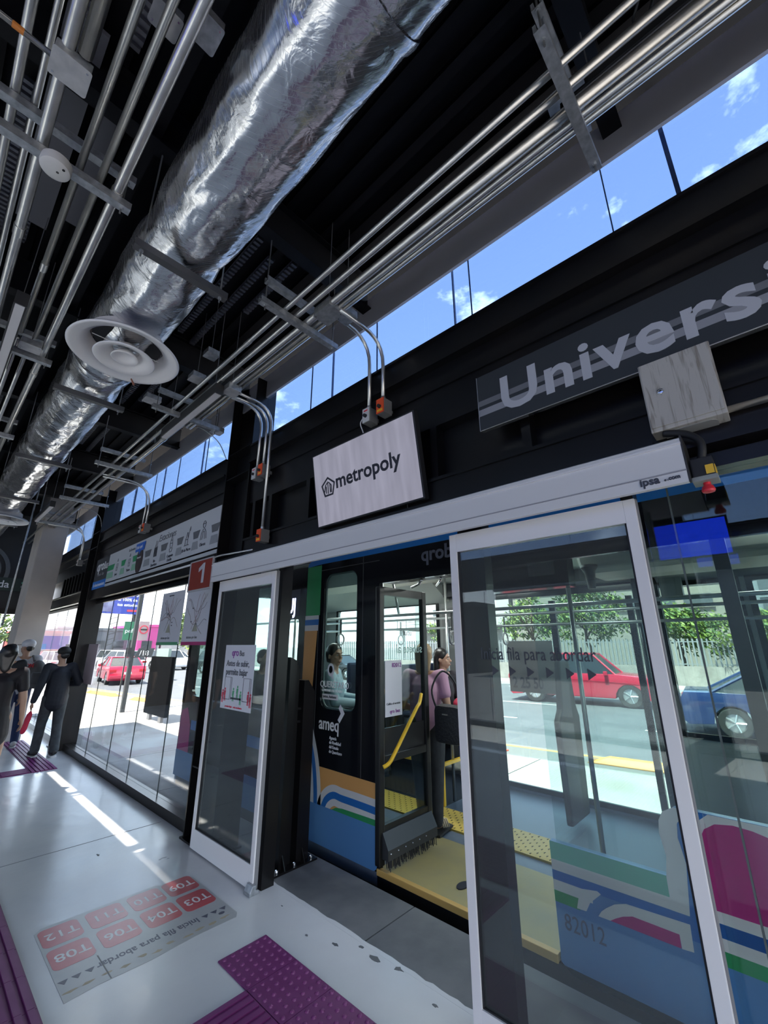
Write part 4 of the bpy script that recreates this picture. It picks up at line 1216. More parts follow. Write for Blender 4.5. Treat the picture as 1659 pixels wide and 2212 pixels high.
# display on the other platform wall: lit blue screens, seen as reflections in the glass
for k, (ya, yb) in enumerate(((.35, 1.45), (-1.6, -.4))):
    s_ = thing('blue_screen', (-4.3, ya, 3.0), ['lit blue screen hanging on the left wall', 'second lit blue screen hanging on the left wall'][k], 'screen', 'blue screens on the left wall')
    obj('casing', MB().box(-4.40, -4.32, ya, yb, 2.95, 3.6), M_BLK, s_)
    obj('picture', MB().box(-4.319, -4.31, ya + .03, yb - .03, 2.98, 3.57), mat('blue_picture', (.01, .02, .3), .4, emit=(.01, .05, .95), es=1.1), s_)
# ================================================================= THE BUS
BX = 2.75
bus = thing('bus', (4.0, 0, -.5), 'city bus at the platform, black with blue, green, orange and white bands', 'bus')
B_BLK = mat('bus_black_gloss', (.008, .009, .012), .12)
B_BLUE = mat('bus_blue', (.085, .22, .46), .3)
B_BLUE2 = mat('bus_stripe_blue', (.02, .14, .42), .3)
B_TOPBL = mat('bus_top_blue', (.02, .20, .62), .3)
B_GRN = mat('bus_green', (.03, .27, .10), .3)
B_GRN2 = mat('bus_pale_green', (.10, .38, .28), .3)
B_ORG = mat('bus_orange', (.64, .33, .11), .35)
B_WHT = mat('bus_white', (.60, .60, .60), .35)
B_MAG = mat('bus_magenta', (.40, .03, .18), .3)
B_INT = mat('bus_interior_grey', (.28, .30, .30), .5)
B_CEIL = mat('bus_ceiling_cream', (.60, .64, .60), .5)
B_FLOOR = mat('bus_floor_blue_grey', (.10, .13, .18), .4, noise=(20, .3, (.14, .17, .22)))
B_YFL = mat('bus_entrance_yellow', (.36, .30, .13), .5, noise=(5, .7, (.28, .25, .15)))
B_POLE = mat('bus_pole_grey', (.40, .42, .42), .3, metal=.8)

def holed(outer, holes, x, t):
    """plate in the Y-Z plane with holes"""
    from mathutils.geometry import tessellate_polygon
    loops = [[Vector((p[0], p[1], 0)) for p in outer]] + [[Vector((p[0], p[1], 0)) for p in h] for h in holes]
    flat = [p for L in loops for p in L]
    b = MB()
    n = len(flat)
    b.v = [(x, p.x, p.y) for p in flat] + [(x + t, p.x, p.y) for p in flat]
    for tr in tessellate_polygon(loops):
        b.face(tr); b.face([n + i for i in reversed(tr)])
    k = 0
    for L in loops:
        m = len(L)
        for i in range(m):
            j = (i + 1) % m
            b.face((k + i, k + j, n + k + j, n + k + i))
        k += m
    return b
def R4(y0, y1, z0, z1): return [(y0, z0), (y1, z0), (y1, z1), (y0, z1)]
def rr(y0, y1, z0, z1, r): return rrect(y0, y1, z0, z1, r, 6)
def bp(name, mb, m, par=None, **k): return obj(name, mb, m, par or bus, **k)

# near side, forward of the door
side = bp('side_panel', holed(R4(2.60, 3.66, -.02, 2.40), [rr(2.89, 3.365, 1.035, 2.285, .09)], BX, .04), B_BLK)
bp('window_pane', MB().yz(rr(2.885, 3.37, 1.03, 2.29, .09), BX + .012, .006), M_BGLASS)
bp('window_seal', holed(rr(2.875, 3.38, 1.02, 2.30, .10), [rr(2.905, 3.35, 1.05, 2.27, .08)], BX + .018, .012), mat('pale_seal', (.16, .20, .20), .4))
side2 = bp('side_panel', holed(R4(3.665, 6.35, -.02, 2.40), [rr(3.77, 3.99, 1.30, 1.86, .03), rr(4.25, 6.1, .95, 2.25, .10)], BX, .04), B_BLK)
bp('window_pane', MB().yz(rr(3.76, 4.0, 1.29, 1.87, .03), BX + .012, .006), M_BGLASS)
bp('window_pane', MB().yz(rr(4.24, 6.11, .94, 2.26, .1), BX + .012, .006), M_BGLASS)
# panel seams
for y in (2.81, 3.44): bp('seam', MB().box(BX - .0015, BX, y - .003, y + .003, .56, 2.40), mat('seam_dark_grey', (.06, .06, .065), .5), side)
bp('seam', MB().box(BX - .0015, BX, 2.6, 3.44, 2.33, 2.336), mat('seam_dark_grey', (.06, .06, .065), .5), side)
# bands (thin films standing a millimetre or two proud)
def film(name, pts, m, o=.001, par=None): return bp(name, MB().yz(pts, BX - o, -.001), m, par)
film('green_band', R4(3.425, 3.655, 1.885, 2.39), B_GRN, par=side)
film('white_band', R4(3.44, 3.66, 1.845, 1.885), B_WHT, par=side)
film('blue_band', R4(3.44, 3.66, 1.79, 1.845), B_BLUE2, par=side)
film('white_band', R4(3.445, 3.66, 1.735, 1.79), B_WHT, par=side)
film('orange_band', [(3.455, 1.735), (3.66, 1.735), (3.66, .30), (3.33, .30), (3.35, .5), (3.42, .69), (3.475, .80), (3.505, .9), (3.50, 1.1)], B_ORG, par=side)
film('orange_band', [(3.43, .56), (2.62, .555), (2.62, .26), (3.36, .26), (3.39, .58), (3.47, .62)], B_ORG, .0015, side)
L1 = smooth_path([(3.56, 1.0, 0), (3.48, .80, 0), (3.40, .60, 0), (3.36, .42, 0), (3.345, .26, 0)], 5)
L1 = [(p[0], p[1]) for p in L1]
film('white_curve', stroke([(p[0] + .03, p[1]) for p in L1], .15), B_WHT, .003, side)
film('blue_curve', stroke([(p[0] + .028, p[1]) for p in L1], .05), B_BLUE2, .0045, side)
A1 = [(p[0], p[1]) for p in smooth_path([(3.29, .22, 0), (3.235, .32, 0), (3.14, .375, 0), (3.03, .372, 0), (2.85, .372, 0), (2.61, .368, 0)], 5)]
film('white_curve', stroke(A1, .155), B_WHT, .003, side)
film('blue_curve', stroke(A1, .052), B_BLUE2, .0045, side)
film('green_curve', [(3.19, .25), (3.10, .292), (3.02, .302), (2.61, .31), (2.61, .24)], B_GRN, .005, side)
film('blue_skirt', rrect(2.615, 3.49, -.02, .268, [0, 0, .05, .0]), B_BLUE, .006, side)
film('black_gap', R4(3.49, 3.50, -.02, .60), B_BLK, .0065, side)
film('blue_skirt', R4(3.50, 6.35, -.02, .28), B_BLUE, .003, side2)
film('green_band', R4(3.50, 3.655, .30, .72), B_GRN, .0035, side)
film('green_band', R4(3.665, 4.2, .55, .98), B_GRN2, .002, side2)
film('white_band', R4(3.665, 4.2, .98, 1.03), B_WHT, .002, side2)
film('blue_band', R4(3.665, 4.2, 1.03, 1.083), B_BLUE2, .002, side2)
film('white_band', R4(3.665, 4.2, 1.083, 1.135), B_WHT, .002, side2)
film('orange_band', R4(3.665, 4.2, 1.135, 1.27), B_ORG, .002, side2)
film('magenta_patch', [(6.0, .28), (6.33, .28), (6.33, .75), (6.15, .8), (6.02, .6)], B_MAG, .002, side2)
film('blue_band', R4(4.2, 6.0, .55, .66), B_BLUE2, .002, side2)
# blue line along the roof edge
bp('roof_line', MB().yz([(-5.5, 2.40), (3.43, 2.40), (3.655, 2.39), (3.645, 2.425), (3.60, 2.452), (3.53, 2.458), (-5.5, 2.458)], BX - .002, .05), B_TOPBL)
bp('header_panel', MB().box(BX, BX + .04, -5.5, 2.60, 2.125, 2.40), B_BLK)
bp('roof', MB().prism([(0, 2.45), (0, 2.56), (.12, 2.84), (.4, 2.92), (2.05, 2.92), (2.33, 2.84), (2.45, 2.56), (2.45, 2.45)], (BX, -5.5, 0), (1, 0, 0), (0, 0, 1), (0, 11.85, 0)), mat('bus_roof_white', (.5, .5, .52), .4))
# lettering
Tw = M_TXT_W
xx = BX - .003
qq = obj('round_emblem', MB().yz([(3.225 + .048 * cos(2 * pi * k / 24), 1.375 + .058 * sin(2 * pi * k / 24)) for k in range(24)], xx, .001), Tw, side)
obj('emblem_gap', MB().yz([(3.225 + .026 * cos(2 * pi * k / 20), 1.378 + .034 * sin(2 * pi * k / 20)) for k in range(20)], xx - .001, .0005), B_BLK, qq)
obj('emblem_tail', MB().yz([(3.215, 1.36), (3.18, 1.30), (3.20, 1.295), (3.235, 1.35)], xx - .001, .001), Tw, qq)
text('lettering', 'QUERÉTARO', .078, (xx, 3.372, 1.222), R_, UP, Tw, side, bold=.0004, sx=.88)
text('lettering', 'GOBIERNO DEL ESTADO', .030, (xx, 3.345, 1.185), R_, UP, Tw, side, sx=.86)
obj('slogan_label', MB().yz(R4(3.115, 3.335, 1.118, 1.163), xx, .001), Tw, side)
text('lettering', 'Juntos, Adelante', .034, (xx - .0015, 3.325, 1.132), R_, UP, M_TXT_K, side, sx=.84)
text('lettering', 'ameq', .15, (xx, 3.37, .865), R_, UP, Tw, side, bold=.002, sx=.86)
obj('chevron', MB().yz([(3.10, 1.055), (3.078, 1.09), (3.02, 1.02), (3.085, .935), (3.11, .96), (3.07, 1.015)], xx, .001), Tw, side)
for k, wd in enumerate(('Agencia', 'de Movilidad', 'del Estado', 'de Querétaro')):
    text('lettering', wd, .036, (xx, 3.215, .795 - .036 * k), R_, UP, Tw, side, bold=.0003 if k < 2 else 0, sx=.84)
# lit line display beside the driver's window
dp = bp('line_display', MB().box(BX - .002, BX, 3.77, 4.02, 1.895, 2.175), mat('display_dark', (.02, .02, .04), .3))
text('lit_lettering', 'UJ', .22, (BX - .004, 3.985, 1.93), R_, UP, mat('display_light', (.1, .1, .1), .4, emit=(.55, .65, 1.0), es=1.6), dp, bold=.004, sx=.7)

# folded door leaf standing across the opening
dl = thing('bus_door_leaf', (2.9, 2.58, 0), 'folded black-framed bus door leaf with glass and yellow grab bar', 'bus door')
DLx0, DLx1, DLy = 2.70, 3.36, 2.575
M_FR = mat('door_black_rubber', (.008, .0085, .0095), .35)
obj('stile', MB().box(DLx0, DLx0 + .06, DLy - .025, DLy + .025, .04, 2.09), M_FR, dl, bevel=.008)
obj('stile', MB().box(DLx1 - .055, DLx1, DLy - .025, DLy + .025, .14, 2.09), M_FR, dl, bevel=.008)
obj('edge_rubber', MB().tube([(DLx1 + .008, DLy, .14), (DLx1 + .008, DLy, 2.09)], .014, 8), M_BLK, dl, smooth='all')
obj('top_rail', MB().box(DLx0 + .06, DLx1 - .055, DLy - .02, DLy + .02, 2.02, 2.09), M_FR, dl)
obj('middle_rail', MB().box(DLx0 + .06, DLx1 - .055, DLy - .022, DLy + .02, .70, .76), M_FR, dl, bevel=.006)
obj('dark_infill', MB().box(DLx0 + .06, DLx1 - .055, DLy - .004, DLy + .004, .76, .95), mat('tinted_infill', (.022, .023, .025), .25), dl)
obj('bottom_rail', MB().box(DLx0 + .06, DLx1 - .055, DLy - .02, DLy + .02, .25, .29), M_FR, dl)
obj('glass_pane', MB().box(DLx0 + .06, DLx1 - .055, DLy - .004, DLy + .004, .95, 2.02), M_BGLASS, dl)
obj('glass_pane', MB().box(DLx0 + .06, DLx1 - .055, DLy - .004, DLy + .004, .29, .70), M_BGLASS, dl)
kp = obj('kick_housing', MB().prism([(0, .25), (-.03, .25), (-.085, .15), (-.085, .085), (0, .085)], (DLx0 + .03, DLy, 0), (0, 1, 0), (0, 0, 1), (DLx1 - DLx0 - .05, 0, 0)), mat('kick_dark_plastic', (.028, .030, .035), .45), dl)
for k in range(6):
    obj('rivet', MB().ell((DLx0 + .06 + .085 * k, DLy - .086, .125), .005, 8, 4), M_CHROME, kp)
bb = MB(); rgb = random.Random(8)
for k in range(150):
    x = DLx0 + .05 + (DLx1 - DLx0 - .07) * k / 150; yy = DLy - .075 + rgb.random() * .06
    bb.tube([(x, yy, .09), (x + rgb.uniform(-.006, .006), yy - rgb.random() * .02, .012 + rgb.random() * .03)], .0035, 4)
obj('brush_bristles', bb, M_BLK, dl)['kind'] = 'stuff'
gb = obj('grab_bar', MB().tube(smooth_path([(DLx0 + .02, DLy - .045, .69), (DLx0 + .06, DLy - .07, .715), (DLx0 + .12, DLy - .08, .78), (DLx0 + .39, DLy - .08, 1.06), (DLx0 + .46, DLy - .07, 1.11), (DLx0 + .515, DLy - .05, 1.18)], 6), .015, 12), M_YEL, dl, smooth='all')
gb['label'] = 'curved yellow grab bar'
# paper on the leaf (code block left out)
pp = obj('paper_notice', MB().box(DLx0 + .085, DLx0 + .30, DLy - .008, DLy - .005, 1.03, 1.47), mat('notice_paper2', (.62, .62, .70), .5), dl)
text('lettering', '82012', .05, (DLx0 + .17, DLy - .0095, 1.415), (1, 0, 0), UP, M_PURP, pp)
text('lettering', 'Califica el servicio', .024, (DLx0 + .10, DLy - .0095, 1.12), (1, 0, 0), UP, M_GREYTX, pp)
text('lettering', 'qro bus', .042, (DLx0 + .14, DLy - .0095, 1.055), (1, 0, 0), UP, M_PURP, pp)
text('mirrored_lettering', 'subete al', .105, (DLx1 - .06, DLy - .0075, 1.53), (-1, 0, 0), UP, mat('pale_teal_film', (.35, .52, .48), .5), dl, ex=.0005, bold=.001, sx=.98)
text('lettering', 'futu', .075, (DLx0 + .33, DLy - .0075, 1.68), (1, 0, 0), UP, M_GREYTX, dl, ex=.0005)
# door gear over the opening
gear = bp('door_gear', MB().box(2.80, 2.95, 1.30, 2.60, 2.135, 2.25), M_FR)
bp('gear_arm', MB().tube([(2.85, 2.2, 2.125), (3.0, 2.35, 2.12), (3.1, 2.52, 2.11)], .012, 8), M_CHROME, gear, smooth='all')
bp('gear_arm', MB().tube([(2.85, 2.0, 2.12), (3.0, 2.12, 2.12), (3.2, 2.3, 2.12)], .010, 8), M_CHROME, gear, smooth='all')
text('lettering', 'qrobus', .16, (BX - .003, 2.12, 2.262), R_, UP, mat('faded_lettering', (.10, .11, .15), .5), bus, bold=.004)

# sill and entrance floor
bp('floor_deck', MB().box(BX + .02, 5.18, -5.5, 6.3, -.12, -.012), B_FLOOR)
ef = bp('entrance_floor', MB().box(BX + .03, 3.52, 1.27, 2.62, -.012, .002), B_YFL)
bp('sill_strip', MB().box(BX - .01, BX + .03, 1.27, 2.62, -.035, .006), mat('sill_yellow', (.58, .36, .11), .4), bevel=.004)
bp('sill_face', MB().box(BX, BX + .03, -5.5, 2.62, -.24, -.03), B_BLK)
ty = bp('tactile_band', MB().box(3.72, 4.12, 1.3, 5.2, -.012, .003), mat('bus_tactile_yellow', (.50, .36, .07), .5))
tb = MB()
for i in range(9):
    for j in range(46):
        x = 3.745 + .043 * i; y = 1.4 + .08 * j + (.04 if i % 2 else 0)
        tb.prism([(-.014, -.004), (0, .007), (.014, -.004), (0, -.001)], (x, y, .0035), (1, 0, 0), (0, 1, 0), (0, 0, .003))
bp('tread_marks', tb, mat('tread_dark', (.07, .06, .04), .7), ty)['kind'] = 'stuff'
tag(obj('shoe_print_smudge', MB().xy([(2.98 + .055 * cos(t) * 1.1, 2.02 + .035 * sin(t)) for t in [i * pi / 9 for i in range(18)]], .0025, .006), mat('dark_rubber_disc', (.02, .022, .035), .4)), 'small dark oval rubber disc on the yellow bus floor', 'rubber disc')

# near side, behind the door: low panel, curved band, windows
low = bp('side_panel', MB().yz([(1.255, -.02), (1.20, -.06), (-5.5, -.06), (-5.5, .83), (.53, .83), (.60, .825), (.645, .79), (.66, .74), (.645, .60), (.66, .526), (1.255, .526)], BX, .04), B_BLUE)
film('green_band', R4(.66, 1.255, .441, .526), B_GRN2, .001, low)
film('white_band', R4(.60, 1.255, .391, .441), B_WHT, .001, low)
film('blue_band', R4(-5.5, 1.255, .346, .391), B_BLUE2, .001, low)
film('white_band', R4(1.05, 1.255, .297, .346), B_WHT, .001, low)
film('green_band', R4(1.12, 1.255, .245, .297), B_GRN, .001, low)
film('white_curve', [(.55, .391), (.68, .391), (.68, .52), (.665, .61), (.68, .705), (.672, .76), (.65, .80), (.60, .828), (.52, .829), (.56, .80), (.595, .76), (.602, .70), (.58, .60), (.57, .5)], B_WHT, .002, low)
film('blue_curve', [(.52, .30), (.62, .30), (.605, .42), (.585, .60), (.60, .70), (.592, .765), (.555, .81), (.52, .829), (.46, .829), (.50, .79), (.52, .74), (.52, .60)], B_BLUE2, .0025, low)
film('white_ring', [(.545, .40), (.545, .62), (.543, .72), (.52, .78), (.46, .829), (-5.5, .829), (-5.5, .40)], B_WHT, .003, low)
film('magenta_panel', [(.52, .45), (.52, .665), (.51, .72), (.485, .765), (.44, .795), (.37, .806), (.30, .80), (.1, .75), (-.2, .60), (-.4, .45)], B_MAG, .004, low)
film('blue_band', R4(-5.5, .53, .352, .405), mat('bus_deep_blue', (.01, .09, .30), .3), .004, low)
film('white_band', R4(-5.5, .53, .305, .352), B_WHT, .004, low)
film('green_band', [(.53, .305), (.53, .25), (-1.2, .25), (-1.2, .305)], B_GRN, .004, low)
wa = [(p[0], p[1]) for p in smooth_path([(1.10, .225, 0), (1.085, .262, 0), (1.045, .30, 0), (.99, .325, 0)], 4)]
film('white_curve', [(1.10, .346), (1.123, .297), (1.137, .25), (1.089, .252), (1.064, .296), (1.003, .351), (1.02, .36)], B_WHT, .0022, low)
wb = [(p[0], p[1]) for p in smooth_path([(1.0, .265, 0), (.965, .29, 0), (.91, .315, 0), (.84, .32, 0), (.72, .318, 0), (.645, .318, 0)], 4)]
film('white_curve', [(1.029, .252), (1.01, .278), (.984, .30), (.94, .33), (.885, .35), (.614, .359), (.617, .256), (.664, .252), (.665, .305), (.861, .307), (.907, .291), (.942, .272), (.971, .253)], B_WHT, .0035, low)
film('magenta_arc', [(.971, .253), (.942, .272), (.907, .291), (.861, .307), (.665, .305), (.666, .253)], B_MAG, .004, low)
text('fleet_number', '82012', .105, (BX - .005, 1.215, .135), R_, UP, mat('fleet_number_dark', (.03, .05, .12), .5), low, sx=.78, space=1.04, ex=.0008)
# wheel arch and tyre behind
bp('wheel', MB().lathe([(.001, -.02), (.30, -.02), (.46, -.01), (.46, .20), (.001, .20)], (BX + .06, -2.6, -.04), 'x', 32), M_RUBBER)
# glazing above the panel, slim dark posts
bp('window_pane', MB().box(BX + .012, BX + .018, -5.4, 1.22, .50, 2.13), M_BGLASS)
for y in (.18, -1.2, -2.6, -4.0):
    bp('window_post', MB().box(BX + .004, BX + .05, y - (.035 if y < 1.2 else .03), y + .03, .5, 2.13), mat('window_post_grey', (.03, .045, .045), .4))
bp('gear_cover', MB().box(2.80, 2.92, .97, 1.75, 1.96, 2.40), B_BLK)

# interior shell: far side with windows and a glazed door
FX = 5.16
far = bp('far_wall', holed(R4(-5.5, 6.3, -.02, 2.46), [rr(1.12, 2.93, .06, 2.22, .03), rr(3.72, 5.9, .80, 2.18, .06), rr(.28, .90, .80, 2.16, .03), rr(-1.1, .16, .80, 2.16, .03), rr(-3.0, -1.25, .80, 2.16, .03)], FX, .05), B_INT)
for (a, b_, z0) in ((1.11, 2.94, .05), (3.71, 5.91, .79), (.27, .91, .79), (-1.11, .17, .79), (-3.01, -1.24, .79)):
    bp('far_window', MB().box(FX + .02, FX + .026, a, b_, z0, 2.24), M_BGLASS)
for (a, b_, z0) in ((1.12, 2.93, .06), (.28, .90, .8), (-1.1, .16, .8), (3.72, 5.9, .8)):
    bp('window_frame', holed(R4(a - .04, b_ + .04, z0 - .04, 2.26), [R4(a + .01, b_ - .01, z0 + .01, 2.16)], FX - .012, .012), B_BLK)
bp('door_post', MB().box(FX - .01, FX + .03, 1.99, 2.06, .06, 2.10), B_BLK)
bp('door_post', MB().box(FX - .01, FX + .03, 1.16, 1.22, .06, 2.10), B_BLK)
bp('far_skirt', MB().box(FX - .01, FX + .05, -5.5, 6.3, -.3, .06), mat('bus_blue_grey_skirt', (.10, .13, .20), .5))
bp('door_header_far', MB().box(FX - .14, FX, 1.0, 3.5, 2.24, 2.44), mat('bus_header_dark', (.03, .035, .045), .4))
bp('ceiling_lining', MB().box(BX + .05, FX, -5.5, 6.3, 2.42, 2.45), B_CEIL)
bp('cove', MB().prism([(0, 2.42), (.35, 2.42), (0, 2.15)], (BX + .05, 2.65, 0), (1, 0, 0), (0, 0, 1), (0, 3.6, 0)), B_CEIL)
bp('cove', MB().prism([(0, 2.42), (-.40, 2.42), (0, 2.17)], (FX, 3.5, 0), (1, 0, 0), (0, 0, 1), (0, 2.8, 0)), B_CEIL)
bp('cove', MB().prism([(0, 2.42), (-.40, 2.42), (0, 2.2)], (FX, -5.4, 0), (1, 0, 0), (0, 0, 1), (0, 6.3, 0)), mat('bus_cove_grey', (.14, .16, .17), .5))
for y in (4.6, 3.1, 1.6, -.2):
    bp('ceiling_light', MB().box(3.75, 4.0, y - .35, y + .35, 2.412, 2.42), mat('bus_light', (.8, .8, .8), .5, emit=(.95, 1, .96), es=9))
bp('air_unit', MB().prism([(-.45, 2.42), (.45, 2.42), (.45, 2.33), (.40, 2.24), (.30, 2.20), (-.30, 2.20), (-.40, 2.24), (-.45, 2.33)], (4.3, -1.6, 0), (1, 0, 0), (0, 0, 1), (0, 2.85, 0)), mat('air_unit_beige', (.36, .36, .34), .5), bevel=.03)
bp('speaker_cone', MB().lathe([(.001, 2.05), (.03, 2.05), (.045, 2.2), (.07, 2.23), (.07, 2.25)], (3.85, 1.15, 0), 'z', 16), M_BLK, smooth=True)
for y in (.75, -.35): bp('wall_unit', MB().box(4.90, 4.98, y - .09, y + .09, 2.02, 2.22), mat('wall_unit_grey', (.22, .25, .26), .5))
bp('wall_panel', MB().box(FX - .02, FX - .012, 3.05, 3.62, .7, 2.1), mat('partition_grey', (.20, .205, .21), .5))
bp('poster', MB().box(FX - .03, FX - .02, 3.14, 3.42, 1.78, 1.83), M_ORANGE)
bp('poster', MB().box(FX - .03, FX - .02, 3.14, 3.42, 1.62, 1.77), mat('poster_teal', (.02, .30, .22), .5))
# advert reflected in the station glass, built as panels on the far door
ad = bp('advert_reflection', MB().box(FX + .014, FX + .019, 2.94, 3.40, 1.0, 1.64), mat('reflected_advert_grey', (.17, .17, .17), .6))
ad2 = bp('advert_reflection', MB().box(FX + .008, FX + .013, 2.08, 2.66, 1.05, 1.64), mat('reflected_advert_grey', (.17, .17, .17), .6))
M_ADR = mat('reflected_advert_red', (.34, .05, .06), .6)
text('reflected_lettering', 'NÚN', .30, (FX - .016, 3.38, 1.37), R_, UP, M_ADR, bus, bold=.01, sx=.6)
text('reflected_lettering', '2 318', .17, (FX - .016, 3.38, 1.10), R_, UP, M_TXT_K, bus, bold=.004, sx=.8)
text('reflected_lettering', '2 25 50', .17, (FX + .006, 2.62, 1.10), R_, UP, M_TXT_K, bus, bold=.004, sx=.75)
# poles, rails, straps
def pole(x, y, z0=0, z1=2.42, r=.016, m=B_POLE): bp('pole', MB().tube([(x, y, z0), (x, y, z1)], r, 10), m, smooth='all')
pole(3.1, 2.9); pole(3.75, 3.55); pole(4.35, 3.0, 0); pole(3.3, 4.6); pole(4.6, 1.0, 0, 2.4, .02, mat('pole_dark', (.05, .06, .06), .3, metal=.5)); pole(4.4, -.3); pole(3.2, 1.12); pole(4.2, 5.2)
bp('pole', MB().tube([(3.45, 3.1, 2.40), (3.62, 3.75, 1.95)], .014, 10), B_POLE, smooth='all')
bp('pole', MB().tube([(3.45, 3.1, 2.40), (3.3, 2.85, 1.9)], .014, 10), B_POLE, smooth='all')
for x, z in ((3.5, 1.90), (4.55, 1.92), (4.55, 1.80)):
    bp('handrail', MB().tube([(x, -4.5, z), (x, 6.0, z)], .015, 10), B_POLE, smooth='all')
def strap(x, y, z):
    s = bp('strap', MB().box(x - .012, x + .012, y - .004, y + .004, z - .18, z), mat('strap_black', (.03, .03, .035), .5))
    P = [(x + .055 * sin(2 * pi * k / 14) * (1 if k else 1), y, z - .24 + .062 * cos(2 * pi * k / 14)) for k in range(15)]
    bp('strap_loop', MB().tube(P, .009, 8), mat('strap_loop_grey', (.25, .26, .27), .4), s, smooth='all')
for (x, y) in ((3.5, 3.3), (3.5, 3.6), (3.5, 3.95), (3.5, 4.3), (4.55, 3.1), (4.55, 2.35), (4.55, 3.9), (3.5, 2.35)): strap(x, y, 1.9)
# seats on a raised plinth
M_SEAT = mat('seat_dark_blue', (.012, .02, .05), .5)
bp('plinth', MB().box(4.15, FX, 3.0, 5.9, -.012, .38), B_BLK)
bp('plinth_edge', MB().box(4.12, 4.17, 2.985, 5.9, .365, .395), M_YEL)
bp('plinth_edge', MB().box(4.12, FX, 2.97, 3.005, .365, .395), M_YEL)
bp('plinth_edge', MB().box(4.13, 4.16, 2.975, 3.005, 0, .37), M_YEL)
bp('plinth', MB().box(BX + .05, 3.45, 3.3, 5.9, -.012, .30), B_BLK)
bp('plinth_edge', MB().box(BX + .05, 3.47, 3.28, 3.31, .28, .31), M_YEL)
def seat(x, y, z, face, lab=None):
    s = bp('seat', MB().box(x - .21, x + .21, y - .20, y + .20, z + .38, z + .45), M_SEAT, bevel=.03)
    bp('backrest', MB().box(x - .20, x + .20, y + face * .20, y + face * .26, z + .45, z + .98), M_SEAT, s, bevel=.03)
    bp('seat_leg', MB().box(x - .03, x + .03, y - .1, y + .1, z, z + .38), B_BLK, s)
seat(3.10, 3.72, .30, 1); seat(3.10, 5.0, .30, 1); seat(4.45, 3.45, .38, 1); seat(4.85, 3.45, .38, 1); seat(4.45, 4.4, .38, 1); seat(4.85, 4.4, .38, 1)
seat(4.85, -.9, 0, -1); seat(4.85, -1.8, 0, -1); seat(3.1, -1.8, 0, -1)
# wheelchair rest / dark high back panel near the far door
hb = bp('rest_panel', MB().prism([(0, .05), (.46, .05), (.50, .9), (.44, 1.0), (.38, 1.45), (.14, 1.45), (.06, 1.0), (-.04, .9)], (4.35, 1.75, 0), (1, 0, 0), (0, 0, 1), (0, .06, 0)), mat('rest_panel_black', (.025, .027, .03), .5), bevel=.02)
# front end: windscreen, nose, lights; rear end closed
bp('front_nose', MB().box(BX + .03, FX, 6.28, 6.40, -.2, .85), B_BLUE, bevel=.04)
bp('windscreen', MB().box(BX + .06, FX - .06, 6.34, 6.352, .85, 2.35), M_BGLASS)
bp('front_post', MB().box(BX + .0, BX + .07, 6.28, 6.36, .85, 2.4), B_BLK)
bp('front_post', MB().box(FX - .07, FX + .05, 6.28, 6.36, .85, 2.4), B_BLK)
bp('front_head', MB().box(BX + .0, FX + .05, 6.25, 6.38, 2.35, 2.6), B_BLK)
bp('headlamp', MB().box(BX + .1, BX + .4, 6.40, 6.42, .1, .3), mat('lamp_glass_clear', (.7, .7, .7), .1))
bp('rear_wall', MB().box(BX + .03, FX, -5.5, -5.44, -.2, 2.45), B_BLK)
bp('underbody', MB().box(BX + .1, FX, -5.4, 6.2, -.42, -.13), B_BLK)
for y in (5.2, -2.6):
    bp('wheel', MB().lathe([(.001, -.02), (.30, -.02), (.44, -.01), (.44, .20), (.001, .20)], (FX - .2, y, -.06), 'x', 28), M_RUBBER)
bp('wheel', MB().lathe([(.001, -.02), (.30, -.02), (.44, -.01), (.44, .20), (.001, .20)], (BX + .14, 5.2, -.06), 'x', 28), M_RUBBER)
# ================================================================= STREET
RZ = -.5
def SX(u, y): return 9.4 + u - .12 * (y - 2)
def strip(name, u0, u1, y0, y1, z, m, t=.02, kind=True, par=None, x0=None):
    pts = [(SX(u0, y0) if x0 is None else x0, y0), (SX(u1, y0), y0), (SX(u1, y1), y1), (SX(u0, y1) if x0 is None else x0, y1)]
    o = obj(name, MB().xy(pts, z - t, t), m, par)
    if kind and par is None: o['kind'] = 'structure'
    return o
M_ASPH = mat('asphalt', (.085, .09, .10), .8, noise=(1.2, .8, (.115, .12, .13)), bump=(120, .2, .004))
def lane_mat():
    m = mat('busway_concrete', (.33, .32, .30), .85)
    n = m.node_tree; b = n.nodes['Principled BSDF']
    t = n.nodes.new('ShaderNodeTexCoord')
    w = n.nodes.new('ShaderNodeTexWave'); w.wave_type = 'BANDS'; w.bands_direction = 'Y'; w.inputs['Scale'].default_value = 7; w.inputs['Distortion'].default_value = .6
    n.links.new(t.outputs['Object'], w.inputs['Vector'])
    z = n.nodes.new('ShaderNodeTexNoise'); z.inputs['Scale'].default_value = .7; z.inputs['Detail'].default_value = 6
    n.links.new(t.outputs['Object'], z.inputs['Vector'])
    r = n.nodes.new('ShaderNodeValToRGB'); r.color_ramp.elements[0].color = (.27, .245, .22, 1); r.color_ramp.elements[1].color = (.36, .36, .34, 1)
    r.color_ramp.elements[0].position = .38; r.color_ramp.elements[1].position = .6
    n.links.new(z.outputs[0], r.inputs[0]); n.links.new(r.outputs[0], b.inputs['Base Color'])
    bp_ = n.nodes.new('ShaderNodeBump'); bp_.inputs['Strength'].default_value = .35; bp_.inputs['Distance'].default_value = .01
    n.links.new(w.outputs['Fac'], bp_.inputs['Height']); n.links.new(bp_.outputs[0], b.inputs['Normal'])
    return m
M_LANE = lane_mat()
struct('ground', MB().box(-150, 220, -120, 320, -.62, -.56), mat('ground_grey', (.20, .19, .18), .9))
